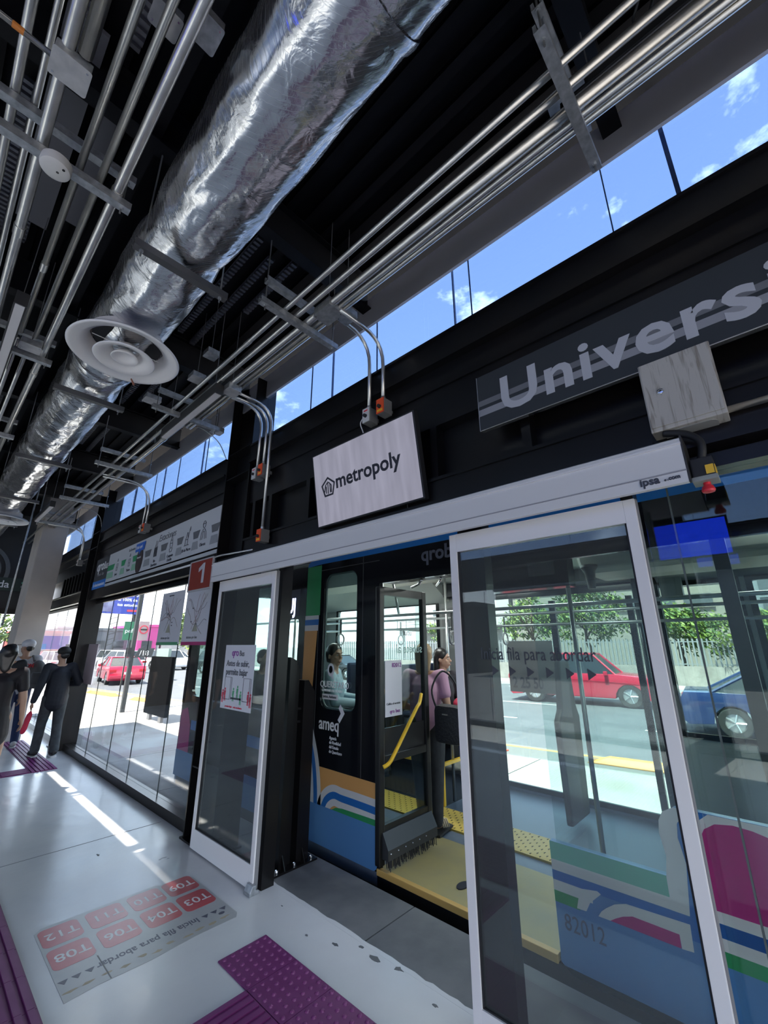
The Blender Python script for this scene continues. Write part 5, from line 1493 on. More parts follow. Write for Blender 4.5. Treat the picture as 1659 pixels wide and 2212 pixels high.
# busway slabs
bw = None
for i in range(11):
    ya, yb = -14 + 6 * i, -14 + 6 * (i + 1) - .02
    pts = [(2.57, ya), (SX(-.45, ya), ya), (SX(-.45, yb), yb), (2.57, yb)]
    if SX(-.45, yb) < 3.2: break
    if bw is None:
        bw = struct('busway', MB().xy(pts, -.54, .04), M_LANE)
    else: obj('concrete_slab', MB().xy(pts, -.54, .04), M_LANE, bw)
strip('gutter', -.45, .55, -14, 90, RZ - .002, mat('gutter_grey', (.16, .155, .15), .85), t=.05)
strip('road', .55, 15, -14, 150, RZ, M_ASPH, t=.05)
strip('yellow_line', .30, .40, -14, 60, RZ + .004, mat('road_yellow', (.62, .38, .08), .6), t=.006, kind=True)
M_RW = mat('road_white', (.60, .60, .58), .6)
rdl = bpy.data.objects['road']
for v in (4.0, 7.6, 11.2):
    for k in range(14):
        y = -10 + 5.5 * k
        strip('lane_dash', v - .06, v + .06, y, y + 2.2, RZ + .003, M_RW, t=.003, par=rdl)
# opposite side ground beyond the left wall
struct('road_left', MB().box(-60, -5, -30, 90, -.55, -.5), M_ASPH)
# platform lead-out seen through the far windows
struct('pavement', MB().box(-5, 2.57, 13.6, 34, -.5, -.02), mat('pavement_pale', (.42, .41, .40), .8))
# orange lane separators
M_SEP = mat('separator_orange', (.80, .36, .05), .5, noise=(6, .5, (.65, .28, .05)))
def separator(y0, y1, lab_, u=0.):
    s = thing('lane_separator', (SX(u, (y0 + y1) / 2), (y0 + y1) / 2, RZ), lab_, 'lane separator', 'orange lane separators')
    L = y1 - y0; e_ = .28; c = Vector((SX(u, (y0 + y1) / 2), (y0 + y1) / 2, RZ)); b = MB()
    k = len(b.v)
    A = [(-.15, -L / 2, 0), (.15, -L / 2, 0), (.15, L / 2, 0), (-.15, L / 2, 0), (-.07, -L / 2 + e_, .11), (.07, -L / 2 + e_, .11), (.07, L / 2 - e_, .11), (-.07, L / 2 - e_, .11)]
    b.v = [(c.x + p[0] - .12 * p[1], c.y + p[1], c.z + p[2]) for p in A]
    for q in ((0, 1, 2, 3), (4, 5, 6, 7), (0, 1, 5, 4), (1, 2, 6, 5), (2, 3, 7, 6), (3, 0, 4, 7)): b.face(q)
    obj('body', b, M_SEP, s, bevel=.012)
    obj('base_lip', MB().xy([(c.x + p[0] - .12 * p[1], c.y + p[1]) for p in ((-.19, -L / 2 - .04), (.19, -L / 2 - .04), (.19, L / 2 + .04), (-.19, L / 2 + .04))], RZ - .001, .012), mat('separator_lip_brown', (.30, .15, .05), .7), s)  # base lip in a darker brown than the orange body
separator(1.25, 3.2, 'orange lane separator outside the bus, nearest through the right door glass')
separator(-1.9, -.2, 'orange lane separator at the right edge behind the fixed glass')
separator(5.35, 7.6, 'orange lane separator behind the bus, left of the nearest')
separator(10.4, 12.4, 'orange lane separator past the nose of the bus')
separator(18.2, 20.2, 'orange lane separator under the signal post', -.5)
separator(21.8, 24.6, 'orange lane separator before the red sedan', -.45)
separator(27, 29, 'farthest orange lane separator seen by the black post', -.4)
for k, y in enumerate((4.9, 5.12)):
    cn = thing('traffic_cone', (SX(-.25, y), y, RZ), ['orange traffic cone on the bus lane, right one', 'orange traffic cone on the bus lane, left one'][k], 'traffic cone')
    x0 = SX(-.25, y)
    obj('cone', MB().lathe([(.10, RZ + .02), (.02, RZ + .42), (.001, RZ + .42)], (x0, y, 0), 'z', 16), M_ORANGE, cn)
    obj('base', MB().box(x0 - .14, x0 + .14, y - .14, y + .14, RZ, RZ + .02), M_ORANGE, cn)

# ---- far pavement, stone wall, white picket fence
strip('pavement_far', 15, 18, -14, 60, RZ + .14, mat('pavement_pale', (.42, .41, .40), .8), t=.2)
fence = thing('picket_fence', (SX(17.2, 8), 8, RZ), 'pale grey picket fence on a low stone wall across the road', 'fence')
M_STONE = mat('stone_wall', (.30, .27, .25), .9, noise=(2, .9, (.18, .16, .15)), bump=(6, .6, .03))
for k in range(8):
    ya = -8 + 4.5 * k; yb = ya + 4.48
    pts = [(SX(17.1, ya), ya), (SX(17.4, ya), ya), (SX(17.4, yb), yb), (SX(17.1, yb), yb)]
    obj('stone_panel', MB().xy(pts, RZ + .1, .95), M_STONE, fence)
pk = None
for k in range(190):
    y = -8 + .19 * k; x = SX(17.22, y)
    if pk is None:
        pk = obj('picket', MB().box(x - .035, x + .035, y - .035, y + .035, .50, 1.85), mat('picket_white', (.20, .205, .215), .5), fence); px0, py0 = x, y
    else:
        q = pk.copy(); COL.objects.link(q); q.location = pk.location + Vector((x - px0, y - py0, 0))
for z in (.62, 1.68):
    obj('rail', MB().xy([(SX(17.2, -8), -8), (SX(17.26, -8), -8), (SX(17.26, 28), 28), (SX(17.2, 28), 28)], z, .05), mat('picket_white', (.5, .5, .5), .5), fence)

# ---- trees
M_LEAF = [mat('leaf_yellow_green', (.14, .19, .03), .6), mat('leaf_green', (.06, .115, .03), .6), mat('leaf_dark_green', (.03, .07, .02), .6)]
M_BARK = mat('bark', (.10, .075, .055), .9, noise=(12, .7, (.05, .04, .03)))
def tree(x, y, z0, h, cr, label, n=2600, seed=1, mixw=(4, 4, 2), trunk=.4, ls=.13):
    g = random.Random(seed)
    t = thing('tree', (x, y, z0), label, 'tree', 'trees across the road')
    tz = z0 + h * trunk
    obj('trunk', MB().tube(smooth_path([(x, y, z0), (x + .1, y - .05, z0 + h * .25), (x, y + .1, tz), (x + .05, y, z0 + h * .8)], 4), [.16] * 4 + [.12] * 4 + [.08] * 4 + [.03], 8), M_BARK, t, smooth='all')
    for k in range(6):
        a = g.random() * 2 * pi; r = cr[0] * .65
        obj('branch', MB().tube(smooth_path([(x, y, tz - .1 + .12 * k), (x + r * .5 * cos(a), y + r * .5 * sin(a), tz + h * .18), (x + r * cos(a), y + r * sin(a), tz + h * .3)], 3), .04, 6), M_BARK, t, smooth='all')
    cl = []
    for k in range(34):
        a = g.random() * 2 * pi; ph = g.uniform(-.9, 1.3); r = g.uniform(.45, .95)
        cl.append(Vector((x + cr[0] * r * cos(a) * cos(ph), y + cr[1] * r * sin(a) * cos(ph), z0 + h - cr[2] + cr[2] * r * sin(ph))))
    b = MB()
    for i in range(n):
        c = g.choice(cl)
        d = Vector((g.gauss(0, 1), g.gauss(0, 1), g.gauss(0, .7)))
        p = c + d * cr[0] * .13
        nrm = Vector((g.gauss(0, 1), g.gauss(0, 1), g.gauss(0, 1) + .4)).normalized()
        u = nrm.orthogonal().normalized(); v = nrm.cross(u)
        s = ls * g.uniform(.6, 1.3); k = len(b.v)
        b.v += [tuple(p - u * s), tuple(p + v * s * .4), tuple(p + u * s), tuple(p - v * s * .4)]
        b.cur = g.choices((0, 1, 2), mixw)[0]
        b.face((k, k + 1, k + 2, k + 3))
    o = obj('foliage', b, M_LEAF, t); o['kind'] = 'stuff'
    return t
tree(28.0, 9.0, RZ, 6.3, (2.4, 2.6, 2.3), 'bright green tree right behind the picket fence, seen above the pickup', 5200, 1)
tree(28.4, 12.6, RZ, 5.4, (1.9, 2.2, 1.7), 'small bright tree left of the big one behind the fence', 3000, 11, (5, 4, 2))
tree(27.8, 4.3, RZ, 4.1, (1.9, 2.0, 1.3), 'light green bushy tree right of the big one behind the fence', 3600, 2, (5, 4, 1))
tree(27.2, 1.2, RZ, 3.7, (1.9, 2.4, 1.2), 'light green low tree behind the blue car', 3400, 3, (6, 3, 1))
tree(28.8, -2.4, RZ, 3.9, (2.0, 2.4, 1.4), 'darker tree at the far right behind the fence', 2600, 4, (2, 4, 4))
tree(29, 19, RZ, 4.6, (2.2, 2.6, 1.6), 'green tree across the road, left of the reflected white building', 2400, 5)
tree(22, 44, RZ, 5.2, (3, 3, 2), 'roadside tree beyond the transit maps', 2400, 6, (3, 4, 3), ls=.2)
tree(25, 58, RZ, 6.2, (3.4, 3.4, 2.4), 'tall roadside tree farther along the street', 2400, 7, (3, 4, 3), ls=.24)
tree(5.0, 62, RZ, 6.0, (2.6, 2.6, 2.2), 'pale tree at the end of the street by the column', 1800, 8, (3, 4, 3), ls=.24)

# ---- buildings
def building(name, x0, x1, y0, y1, z1, m, label, wins=(), face='x', wm=None, bands=()):
    b = thing(name, ((x0 + x1) / 2, (y0 + y1) / 2, RZ), label, 'building')
    obj('wall', MB().box(x0, x1, y0, y1, RZ, z1), m, b)
    obj('parapet', MB().box(x0 - .15, x1 + .15, y0 - .15, y1 + .15, z1, z1 + .35), m, b)
    wm = wm or mat('far_window', (.06, .07, .08), .15)
    for (a, c, za, zb) in wins:
        if face == 'x':
            w = obj('window', MB().box(x0 - .10, x0 + .02, a, c, za, zb), wm, b)
            obj('sill', MB().box(x0 - .18, x0, a - .08, c + .08, za - .1, za), m, w)
        else:
            w = obj('window', MB().box(a, c, y0 - .10, y0 + .02, za, zb), wm, b)
            obj('sill', MB().box(a - .08, c + .08, y0 - .18, y0, za - .1, za), m, w)
    for (za, zb, bm_) in bands:
        if face == 'x': obj('band', MB().box(x0 - .08, x0, y0, y1, za, zb), bm_, b)
        else: obj('band', MB().box(x0, x1, y0 - .08, y0, za, zb), bm_, b)
    return b
M_BW = mat('wall_off_white', (.36, .355, .35), .8); M_BB = mat('wall_beige', (.22, .20, .175), .8); M_BG = mat('wall_grey_blue', (.15, .17, .19), .6)
M_PK = mat('wall_pink', (.55, .08, .28), .7); M_RD = mat('wall_red', (.36, .06, .05), .7); M_BC = mat('band_dark', (.10, .095, .09), .7)
wa_ = [(24.3, 25.7, 5.0, 5.8), (28, 30.5, 5.0, 5.8), (31.5, 33, 5, 5.8)]
bA = building('office_building', 45, 55, 22.5, 36, 7.0, M_BW, 'reflected white flat-roofed building with a railed terrace, built left across the road', wa_)  # reflection in the door glass, built as a solid building across the road
obj('terrace', MB().box(40, 45, 23.5, 35, 3.2, 3.5), M_BC, bA)
for k in range(9): obj('baluster', MB().box(40.0, 40.06, 23.6 + 1.4 * k, 23.68 + 1.4 * k, 3.5, 4.5), M_BC, bA)
for z in (3.8, 4.15, 4.5): obj('terrace_rail', MB().box(40.0, 40.06, 23.5, 35, z, z + .05), M_BC, bA)
for yy in (24, 29, 34.5): obj('pillar', MB().box(40.3, 40.8, yy - .25, yy + .25, RZ, 3.2), M_BW, bA)
building('office_building', 44, 56, 3, 21.5, 8.6, M_BB, 'long beige concrete building with dark bands behind the big tree', [(4 + 2.6 * k, 6 + 2.6 * k, 4.6, 5.6) for k in range(6)], bands=[(6.4, 6.8, M_BC), (3.2, 3.6, M_BC)])
building('office_building', 40, 50, -9, 1.8, 6.3, M_BG, 'blue-grey panelled building behind the trees on the right', [(-7.6 + 2.3 * k, -6 + 2.3 * k, z, z + 1.1) for k in range(4) for z in (1.6, 3.2, 4.8)])
building('shop_building', 38, 46, -16, -9.6, 5.2, M_BW, 'white building at the far right edge with dark scrawls', [(-15 + 1.8 * k, -14 + 1.8 * k, 2.6, 3.6) for k in range(3)])
building('shop_building', 22.6, 25.6, 70, 82, 4.2, M_PK, 'bright pink shopfront far down the street', [(23.2, 24.6, 1, 2.2)], face='y')
building('shop_building', 17, 22.2, 72, 84, 3.6, M_BG, 'grey-blue shop left of the pink one', [(17.6, 19, 1.2, 2.2), (20, 21.4, 1.2, 2.2)], face='y')
building('shop_building', 26, 38, 70, 80, 4.4, M_BW, 'white shop with blue windows beside the pink one', [(27, 28.5, 2.6, 3.6), (30, 32, 2.6, 3.6), (34, 36, 2.6, 3.6)], face='y', wm=mat('shop_blue', (.05, .14, .35), .4))
building('shop_building', 9.5, 15.5, 76, 86, 3.2, M_RD, 'low red building behind the parked cars', [(10, 11, .6, 1.8), (12, 13, .6, 1.8)], face='y')
building('shop_building', 15.8, 20.5, 86, 98, 4.2, M_BW, 'cream building between the red and the pink ones', [(16.5, 17.5, 1, 2), (18.4, 19.6, 1, 2)], face='y')
building('shop_building', -1, 8.5, 84, 95, 4.8, mat('wall_pale_blue', (.40, .50, .56), .7), 'pale blue building at the end of the street behind the column', [(0, 2, 1.5, 2.8), (4, 6, 1.5, 2.8)], face='y')
building('shop_building', -22, -3, 60, 70, 4.4, mat('wall_pale_pink', (.62, .44, .42), .7), 'pale pink building far left past the exit', [(-20, -17, 1.2, 2.6), (-14, -11, 1.2, 2.6), (-8, -5, 1.2, 2.6)], face='y', wm=mat('shop_blue', (.05, .14, .35), .4))
for k in range(4):
    building('shop_building', -34, -26, -18 + 18 * k, -2 + 18 * k, 4.5 + k % 2, [M_BC, M_BG, M_BC, M_BG][k], ['added brown building out of view across the left road, nearest', 'added blue-grey building out of view across the left road, second', 'added brown building out of view across the left road, third', 'added blue-grey building out of view across the left road, farthest'][k])  # unseen row, added to keep bright sky out of the glass reflections
# ---- billboard
bl = thing('billboard', (16.6, 60, RZ), 'large blue billboard on a lattice tower down the street', 'billboard')
obj('panel', MB().box(13.6, 19.3, 60, 60.4, 5.3, 9.0), mat('billboard_blue', (.05, .08, .42), .5), bl)
obj('picture', MB().xy([(13.7, 59.98), (15.9, 59.98), (15.9, 59.999), (13.7, 59.999)], 5.5, 3.3), mat('billboard_picture', (.30, .32, .50), .5, noise=(1.2, 1., (.12, .10, .22))), bl)
for k, (wd, s) in enumerate((('UNITEC', .62), ('Maestría Online', .50), ('al 100% de', .50), ('tus estudios', .50))):
    text('lettering', wd, s, (16.3 + (.9 if k == 0 else .1), 59.94, 8.1 - .62 * k), (1, 0, 0), UP, M_TXT_W, bl, ex=.01, bold=.012)
obj('red_line', MB().box(17.6, 18.9, 59.95, 60, 5.6, 5.85), M_REDP, bl)
for x in (16.1, 16.9):
    obj('tower_leg', MB().box(x - .06, x + .06, 60.4, 60.55, RZ, 5.5), M_DARKBOX, bl)
for k in range(9):
    obj('tower_brace', MB().tube([(16.1, 60.45, RZ + .2 + .62 * k), (16.9, 60.45, RZ + .5 + .62 * k)], .04, 6), M_DARKBOX, bl)
obj('tower_leg', MB().box(18.6, 18.9, 60.4, 60.7, RZ, 5.5), M_DARKBOX, bl)
# ---- street signs and poles
def sign(x, y, z0, z1, w, m, lab_, pole_=True, txt=None, cat='road sign'):
    s = thing('road_sign', (x, y, RZ), lab_, cat)
    if pole_: obj('pole', MB().tube([(x, y + .03, RZ), (x, y + .03, z1)], .035, 8), M_GALV, s, smooth='all')
    obj('plate', MB().box(x - w / 2, x + w / 2, y - .01, y + .01, z0, z1), m, s)
    if txt: text('lettering', txt[0], txt[1], (x - w / 2 + .06, y - .015, z0 + txt[2]), (1, 0, 0), UP, M_TXT_W, s, ex=.002)
    return s
sign(7.5, 24.5, 1.85, 2.75, .62, mat('sign_green', (.03, .17, .09), .5), 'green square road sign seen through the map window', txt=('pef', .3, .35))
for k, (x, y, h) in enumerate(((14.5, 40, 8), (19, 52, 9), (4.6, 46, 7), (24.5, 14, 7.5))):
    p = thing('street_lamp', (x, y, RZ), ['tall grey street lamp before the billboard', 'tall street lamp right of the billboard', 'street lamp seen beside the column', 'street lamp behind the picket fence'][k], 'street lamp')
    obj('mast', MB().tube([(x, y, RZ), (x, y, h)], [.08, .04], 8), M_GALV, p, smooth='all')
    obj('arm', MB().tube(bend([(x, y, h - .2), (x, y, h + .1), (x - 1.3, y, h + .25)], .3), .035, 8), M_GALV, p, smooth='all')
    obj('lantern', MB().box(x - 1.7, x - 1.2, y - .1, y + .1, h + .18, h + .28), M_DARKBOX, p)

# ================================================================= VEHICLES
M_HUB = mat('hub_silver', (.55, .55, .57), .3, metal=.8)
def wheel(parent, x, y, r=.33, w=.2, s=1):
    t = obj('wheel', MB().lathe([(r * .62, -w / 2), (r * .95, -w / 2), (r, -w * .3), (r, w * .3), (r * .95, w / 2), (r * .62, w / 2), (r * .62, -w / 2)], (x, y, r), 'x', 28), M_RUBBER, parent, smooth=True, local=False) if False else None
def car(label, paint, loc, rz, kind='sedan', cat='car', name='car', group=None, detail=True):
    t = bpy.data.objects.new(name, None); COL.objects.link(t)
    tag(t, label, cat, group)
    P = mat('car_paint_' + paint[0], paint[1], .22, coat=.6)
    if kind == 'pickup': L, Wd, Hh, r, wb = 5.1, .90, 1.78, .38, 3.25
    elif kind == 'suv': L, Wd, Hh, r, wb = 4.5, .90, 1.68, .36, 2.7
    else: L, Wd, Hh, r, wb = 4.7, .90, 1.46, .33, 2.8
    yf, yr = L / 2, -L / 2
    wf_, wr_ = wb / 2 + .05, -wb / 2 + .05
    def arch(yc):
        return [(yc + (r + .07) * cos(a), .26 + max(0, (r + .09) * sin(a)) + .02) for a in [pi - pi * i / 8 for i in range(9)]]
    # lower body outline (y, z) going from the rear, under, to the front
    low_ = [(yr + .02, .32)] + [(yr + .10, .24)] + [(p[0], p[1]) for p in arch(wr_)] + [(p[0], p[1]) for p in arch(wf_)] + [(yf - .08, .24), (yf, .34)]
    if kind == 'pickup':
        top_ = [(yf, .72), (yf - .12, .98), (yf - 1.25, 1.08), (.05 - 1.05, 1.08), (-1.06, 1.06), (yr + .02, 1.06), (yr, .95)]
        gh = [(yf - 1.25, 1.06), (yf - 1.95, Hh - .04), (-1.25, Hh - .04), (-1.42, 1.06)]
    elif kind == 'suv':
        top_ = [(yf, .72), (yf - .10, .92), (yf - .95, 1.02), (yr + .12, 1.02), (yr, .9)]
        gh = [(yf - .98, 1.0), (yf - 1.65, Hh - .05), (yr + .45, Hh - .05), (yr + .1, 1.0)]
    else:
        top_ = [(yf, .62), (yf - .12, .78), (yf - 1.15, .93), (yr + .75, .98), (yr + .10, .97), (yr, .80)]
        gh = [(yf - 1.15, .92), (yf - 1.95, Hh - .04), (yr + 1.45, Hh - .04), (yr + .62, .96)]
    body = obj('body', MB().prism([(p[0], p[1]) for p in low_ + top_], (-Wd, 0, 0), (0, 1, 0), (0, 0, 1), (2 * Wd, 0, 0)), P, t, local=True, bevel=.045, smooth=True)
    if kind == 'pickup':
        obj('bed_well', MB().box(-Wd + .12, Wd - .12, yr + .10, -1.5, 1.055, 1.066), M_BLK, t, local=True)
    b = MB(); k = 0
    wt, wb_ = Wd * .74, Wd * .93
    pts = [(-wb_, *gh[0]), (-wt, *gh[1]), (-wt, *gh[2]), (-wb_, *gh[3]), (wb_, *gh[0]), (wt, *gh[1]), (wt, *gh[2]), (wb_, *gh[3])]
    b.v = pts
    for q in ((0, 1, 2, 3), (4, 5, 6, 7), (0, 1, 5, 4), (1, 2, 6, 5), (2, 3, 7, 6), (0, 3, 7, 4)): b.face(q)
    obj('windows', b, M_CARGLASS, t, local=True)
    obj('roof_panel', MB().box(-wt - .02, wt + .02, gh[2][0] - .03, gh[1][0] + .03, Hh - .06, Hh), P, t, local=True, bevel=.025, smooth=True)
    for s in (-1, 1):
        for (q0, q1) in ((gh[0], gh[1]), (gh[3], gh[2])):
            obj('window_pillar', MB().tube([(s * wb_, q0[0], q0[1]), (s * wt, q1[0], q1[1])], .035, 6), P, t, local=True)
        ym = (gh[1][0] + gh[2][0]) / 2
        if kind != 'pickup' or True: obj('window_pillar', MB().tube([(s * wb_, ym, gh[0][1]), (s * wt, ym, Hh - .03)], .03, 6), P, t, local=True)
        obj('headlight', MB().box(s * (Wd - .32), s * (Wd - .02), yf - .10, yf + .012, top_[0][1] - .08, top_[0][1] + .06), mat('lamp_glass_clear', (.7, .7, .7), .1), t, local=True, bevel=.015)
        obj('tail_light', MB().box(s * (Wd - .34), s * (Wd - .01), yr - .012, yr + .10, top_[-1][1] - .12, top_[-1][1] + .02), mat('tail_lamp_red', (.45, .01, .02), .2), t, local=True, bevel=.015)
        obj('mirror', MB().box(s * (Wd + .01), s * (Wd + .17), gh[0][0] - .35, gh[0][0] - .22, gh[0][1] - .02, gh[0][1] + .12), P, t, local=True, bevel=.02)
        obj('door_handle', MB().box(s * Wd, s * (Wd + .02), ym - .35, ym - .2, gh[0][1] - .16, gh[0][1] - .13), M_CHROME, t, local=True)
        obj('door_seam', MB().box(s * Wd - .002, s * Wd + .002, ym - .01, ym, .34, gh[0][1] - .05), M_BLK, t, local=True)
        for yy in (wf_, wr_):
            w_ = obj('wheel', MB().lathe([(r * .62, -.10), (r * .94, -.10), (r, -.06), (r, .06), (r * .94, .10), (r * .62, .10), (r * .62, -.10)], (s * (Wd - .11), yy, r), 'x', 28), M_RUBBER, t, local=True, smooth=True)
            hb_ = MB().lathe([(.001, s * .07), (r * .2, s * .075), (r * .64, s * .05), (r * .64, -s * .02)], (s * (Wd - .11), yy, r), 'x', 24)
            for q in range(5):
                a = 2 * pi * q / 5
                hb_.tube([(s * (Wd - .025), yy, r), (s * (Wd - .03), yy + r * .6 * cos(a), r + r * .6 * sin(a))], .022, 5)
            h = obj('hub_cap', hb_, M_HUB, w_, local=True)
    obj('bumper', MB().box(-Wd + .04, Wd - .04, yf - .05, yf + .06, .30, .48), P if kind != 'pickup' else M_GALV, t, local=True, bevel=.03)
    obj('bumper', MB().box(-Wd + .04, Wd - .04, yr - .06, yr + .05, .34, .52), P if kind != 'pickup' else M_GALV, t, local=True, bevel=.03)
    obj('number_plate', MB().box(-.18, .18, yr - .075, yr - .06, .60 if kind != 'sedan' else .56, .72 if kind != 'sedan' else .68), M_TXT_W, t, local=True)
    t.location = (loc[0], loc[1], RZ if len(loc) < 3 else loc[2]); t.rotation_euler = (0, 0, rz)
    return t
A_ = .12
RED = ('red', (.50, .015, .045)); WHT = ('white', (.62, .62, .63)); BLU = ('blue', (.012, .028, .10)); SLV = ('silver', (.42, .43, .45)); DRK = ('black', (.02, .02, .025)); MRN = ('maroon_red', (.42, .01, .045)); LBL = ('pale_blue', (.2, .4, .6))
car('bright red pickup truck passing, seen through the right door leaf', RED, (17.9, 6.2), pi + A_, 'pickup', 'pickup truck', 'pickup_truck')
car('dark blue car passing at the right edge behind the fixed glass', BLU, (14.5, .1), pi + A_, 'sedan')
car('red sedan seen from behind through the map window', MRN, (8.95, 29.8), -.13, 'sedan')
far_cars = [(WHT, 12.0, 40, A_, 'suv', 'white car ahead of the red sedan, left lane'), (WHT, 8.3, 44, A_, 'suv', 'white car just ahead of the red sedan'), (LBL, 10.3, 49, A_, 'sedan', 'pale blue car between the white ones'),
            (SLV, 13.5, 47, A_ + pi, 'suv', 'silver car oncoming in the middle'), (WHT, 6.0, 50, A_, 'pickup', 'white pickup near the black post'), (WHT, 16.4, 42, A_ + pi, 'suv', 'white car left of the transit maps'),
            (RED, 10.6, 60, A_, 'sedan', 'small red car far down the street'), (SLV, 19, 47, A_ + pi, 'sedan', 'silver car under the left transit map'), (WHT, 20, 38, A_ + pi, 'suv', 'white car under the right transit map'),
            (DRK, 19.8, 22.5, A_ + pi, 'sedan', 'black car seen through the left door glass'), (DRK, 17.0, 33, A_ + pi, 'suv', 'dark car behind the black one'), (WHT, 4.2, 58, A_, 'suv', 'white car far behind the walkers')]
for (pc, x, y, a, kd, lb) in far_cars:
    car(lb, pc, (x, y), a, kd, 'pickup truck' if kd == 'pickup' else 'car', 'pickup_truck' if kd == 'pickup' else 'car', 'distant cars')
mc = thing('motorcycle', (11.6, 29.5, RZ), 'dark motorcycle parked right of the red sedan', 'motorcycle')
for y in (28.9, 30.2):
    obj('wheel', MB().lathe([(.2, -.05), (.3, -.05), (.3, .05), (.2, .05), (.2, -.05)], (11.6, y, RZ + .3), 'x', 20), M_RUBBER, mc)
obj('tank', MB().ell((11.6, 29.75, RZ + .78), (.16, .34, .16)), M_DARKBOX, mc, smooth='all')
obj('seat', MB().box(11.48, 11.72, 28.9, 29.5, RZ + .74, RZ + .84), M_BLK, mc, bevel=.03)
obj('engine', MB().box(11.46, 11.74, 29.3, 29.8, RZ + .3, RZ + .62), M_GALV, mc, bevel=.03)
obj('fork', MB().tube([(11.6, 30.2, RZ + .3), (11.6, 29.95, RZ + 1.0)], .04, 8), M_GALV, mc)
obj('handlebar', MB().tube([(11.25, 29.85, RZ + 1.05), (11.6, 29.95, RZ + 1.0), (11.95, 29.85, RZ + 1.05)], .02, 8), M_BLK, mc)
# ================================================================= PEOPLE
SKIN = mat('skin_tan', (.42, .24, .16), .5); SKIN2 = mat('skin_light_tan', (.52, .32, .23), .5)
HAIR = mat('hair_black', (.010, .008, .008), .35, bump=(60, .4, .004)); HAIRB = mat('hair_light_brown', (.34, .24, .14), .45, bump=(60, .4, .004))
def remesh(o, vox, it=4):
    md = o.modifiers.new('r', 'REMESH'); md.mode = 'VOXEL'; md.voxel_size = vox; md.use_smooth_shade = True
    sm = o.modifiers.new('s', 'SMOOTH'); sm.iterations = it; sm.factor = .5
    dg = bpy.context.evaluated_depsgraph_get()
    me = bpy.data.meshes.new_from_object(o.evaluated_get(dg))
    o.modifiers.clear(); old = o.data; o.data = me; bpy.data.meshes.remove(old)
    me.polygons.foreach_set('use_smooth', [True] * len(me.polygons))
    return o
V = Vector
def hand(b, w, d, side, s=1., curl=.5, thumb_dir=None, palm_n=None):
    """palm + five separate fingers from wrist w along direction d"""
    d = V(d).normalized(); pn = V(palm_n) if palm_n is not None else V((side, 0, 0))
    pn = (pn - d * pn.dot(d)).normalized(); a = d.cross(pn).normalized()      # a: across the palm
    w = V(w)
    for k in (-1, 0, 1):
        b.cap(w + a * .012 * k * s, w + d * .075 * s + a * .024 * k * s, .016 * s, .015 * s, 10)
    for k, (off, ln) in enumerate(((-.033, .058), (-.011, .072), (.011, .078), (.033, .070))):
        p0 = w + d * .075 * s + a * off * s
        p1 = p0 + (d * cos(curl * .5) + pn * sin(curl * .5)) * ln * .5 * s
        p2 = p1 + (d * cos(curl * 1.4) + pn * sin(curl * 1.4)) * ln * .5 * s
        b.cap(p0, p1, .0095 * s, .0088 * s, 8); b.cap(p1, p2, .0088 * s, .0072 * s, 8)
    t = a * (1 if thumb_dir is None else thumb_dir)
    q0 = w + d * .025 * s + t * .03 * s
    q1 = q0 + (d * .6 + t * .55 + pn * .3).normalized() * .038 * s
    b.cap(q0, q1, .0125 * s, .0105 * s, 8); b.cap(q1, q1 + (d + pn * .3).normalized() * .03 * s, .0105 * s, .008 * s, 8)

def head(b, c, f, up, s=1., big=None):
    """head centred on c, facing f"""
    f = V(f).normalized(); up = V(up).normalized(); f = (f - up * f.dot(up)).normalized(); r = f.cross(up)
    R = Matrix((r, f, up)).transposed()
    c = V(c)
    L = lambda x, y, z: c + (r * x + f * y + up * z) * s
    b.ell(L(0, -.008, .025), (.074 * s, .092 * s, .088 * s), 20, 12, R)
    b.ell(L(0, .018, -.035), (.060 * s, .072 * s, .072 * s), 18, 10, R)
    b.ell(L(0, .052, -.088), (.026 * s, .024 * s, .022 * s), 12, 8, R)      # chin
    b.cap(L(0, .083, .012), L(0, .104, -.022), .009 * s, .0135 * s, 10)     # nose
    b.ell(L(0, .086, -.058), (.024 * s, .012 * s, .007 * s), 12, 6, R)      # upper lip
    b.ell(L(0, .084, -.068), (.021 * s, .012 * s, .008 * s), 12, 6, R)
    b.ell(L(0, .076, .026), (.045 * s, .016 * s, .008 * s), 12, 6, R)       # brow
    for k in (-1, 1):
        b.ell(L(k * .038, .062, -.025), (.018 * s, .016 * s, .016 * s), 10, 6, R)
        b.ell(L(k * .077, -.008, -.012), (.010 * s, .018 * s, .030 * s), 10, 6, R)
    return L, R

def face(L, R, parent, s=1.):
    for k in (-1, 1):
        e_ = obj('eye', MB().ell(L(k * .030, .080, .004), (.0125 * s, .008 * s, .007 * s), 12, 8, R), mat('eye_white', (.62, .60, .58), .3), parent, smooth='all')
        obj('pupil', MB().ell(L(k * .030, .0865, .004), (.0055 * s, .003 * s, .0058 * s), 10, 6, R), M_BLK, e_, smooth='all')
        obj('eyebrow', MB().cap(L(k * .014, .091, .028), L(k * .046, .079, .030), .0035 * s, .0025 * s, 8), HAIR, parent, smooth='all')
    obj('mouth', MB().ell(L(0, .094, -.063), (.021 * s, .005 * s, .0055 * s), 12, 6, R), mat('lip_tone', (.34, .10, .09), .4), parent, smooth='all')

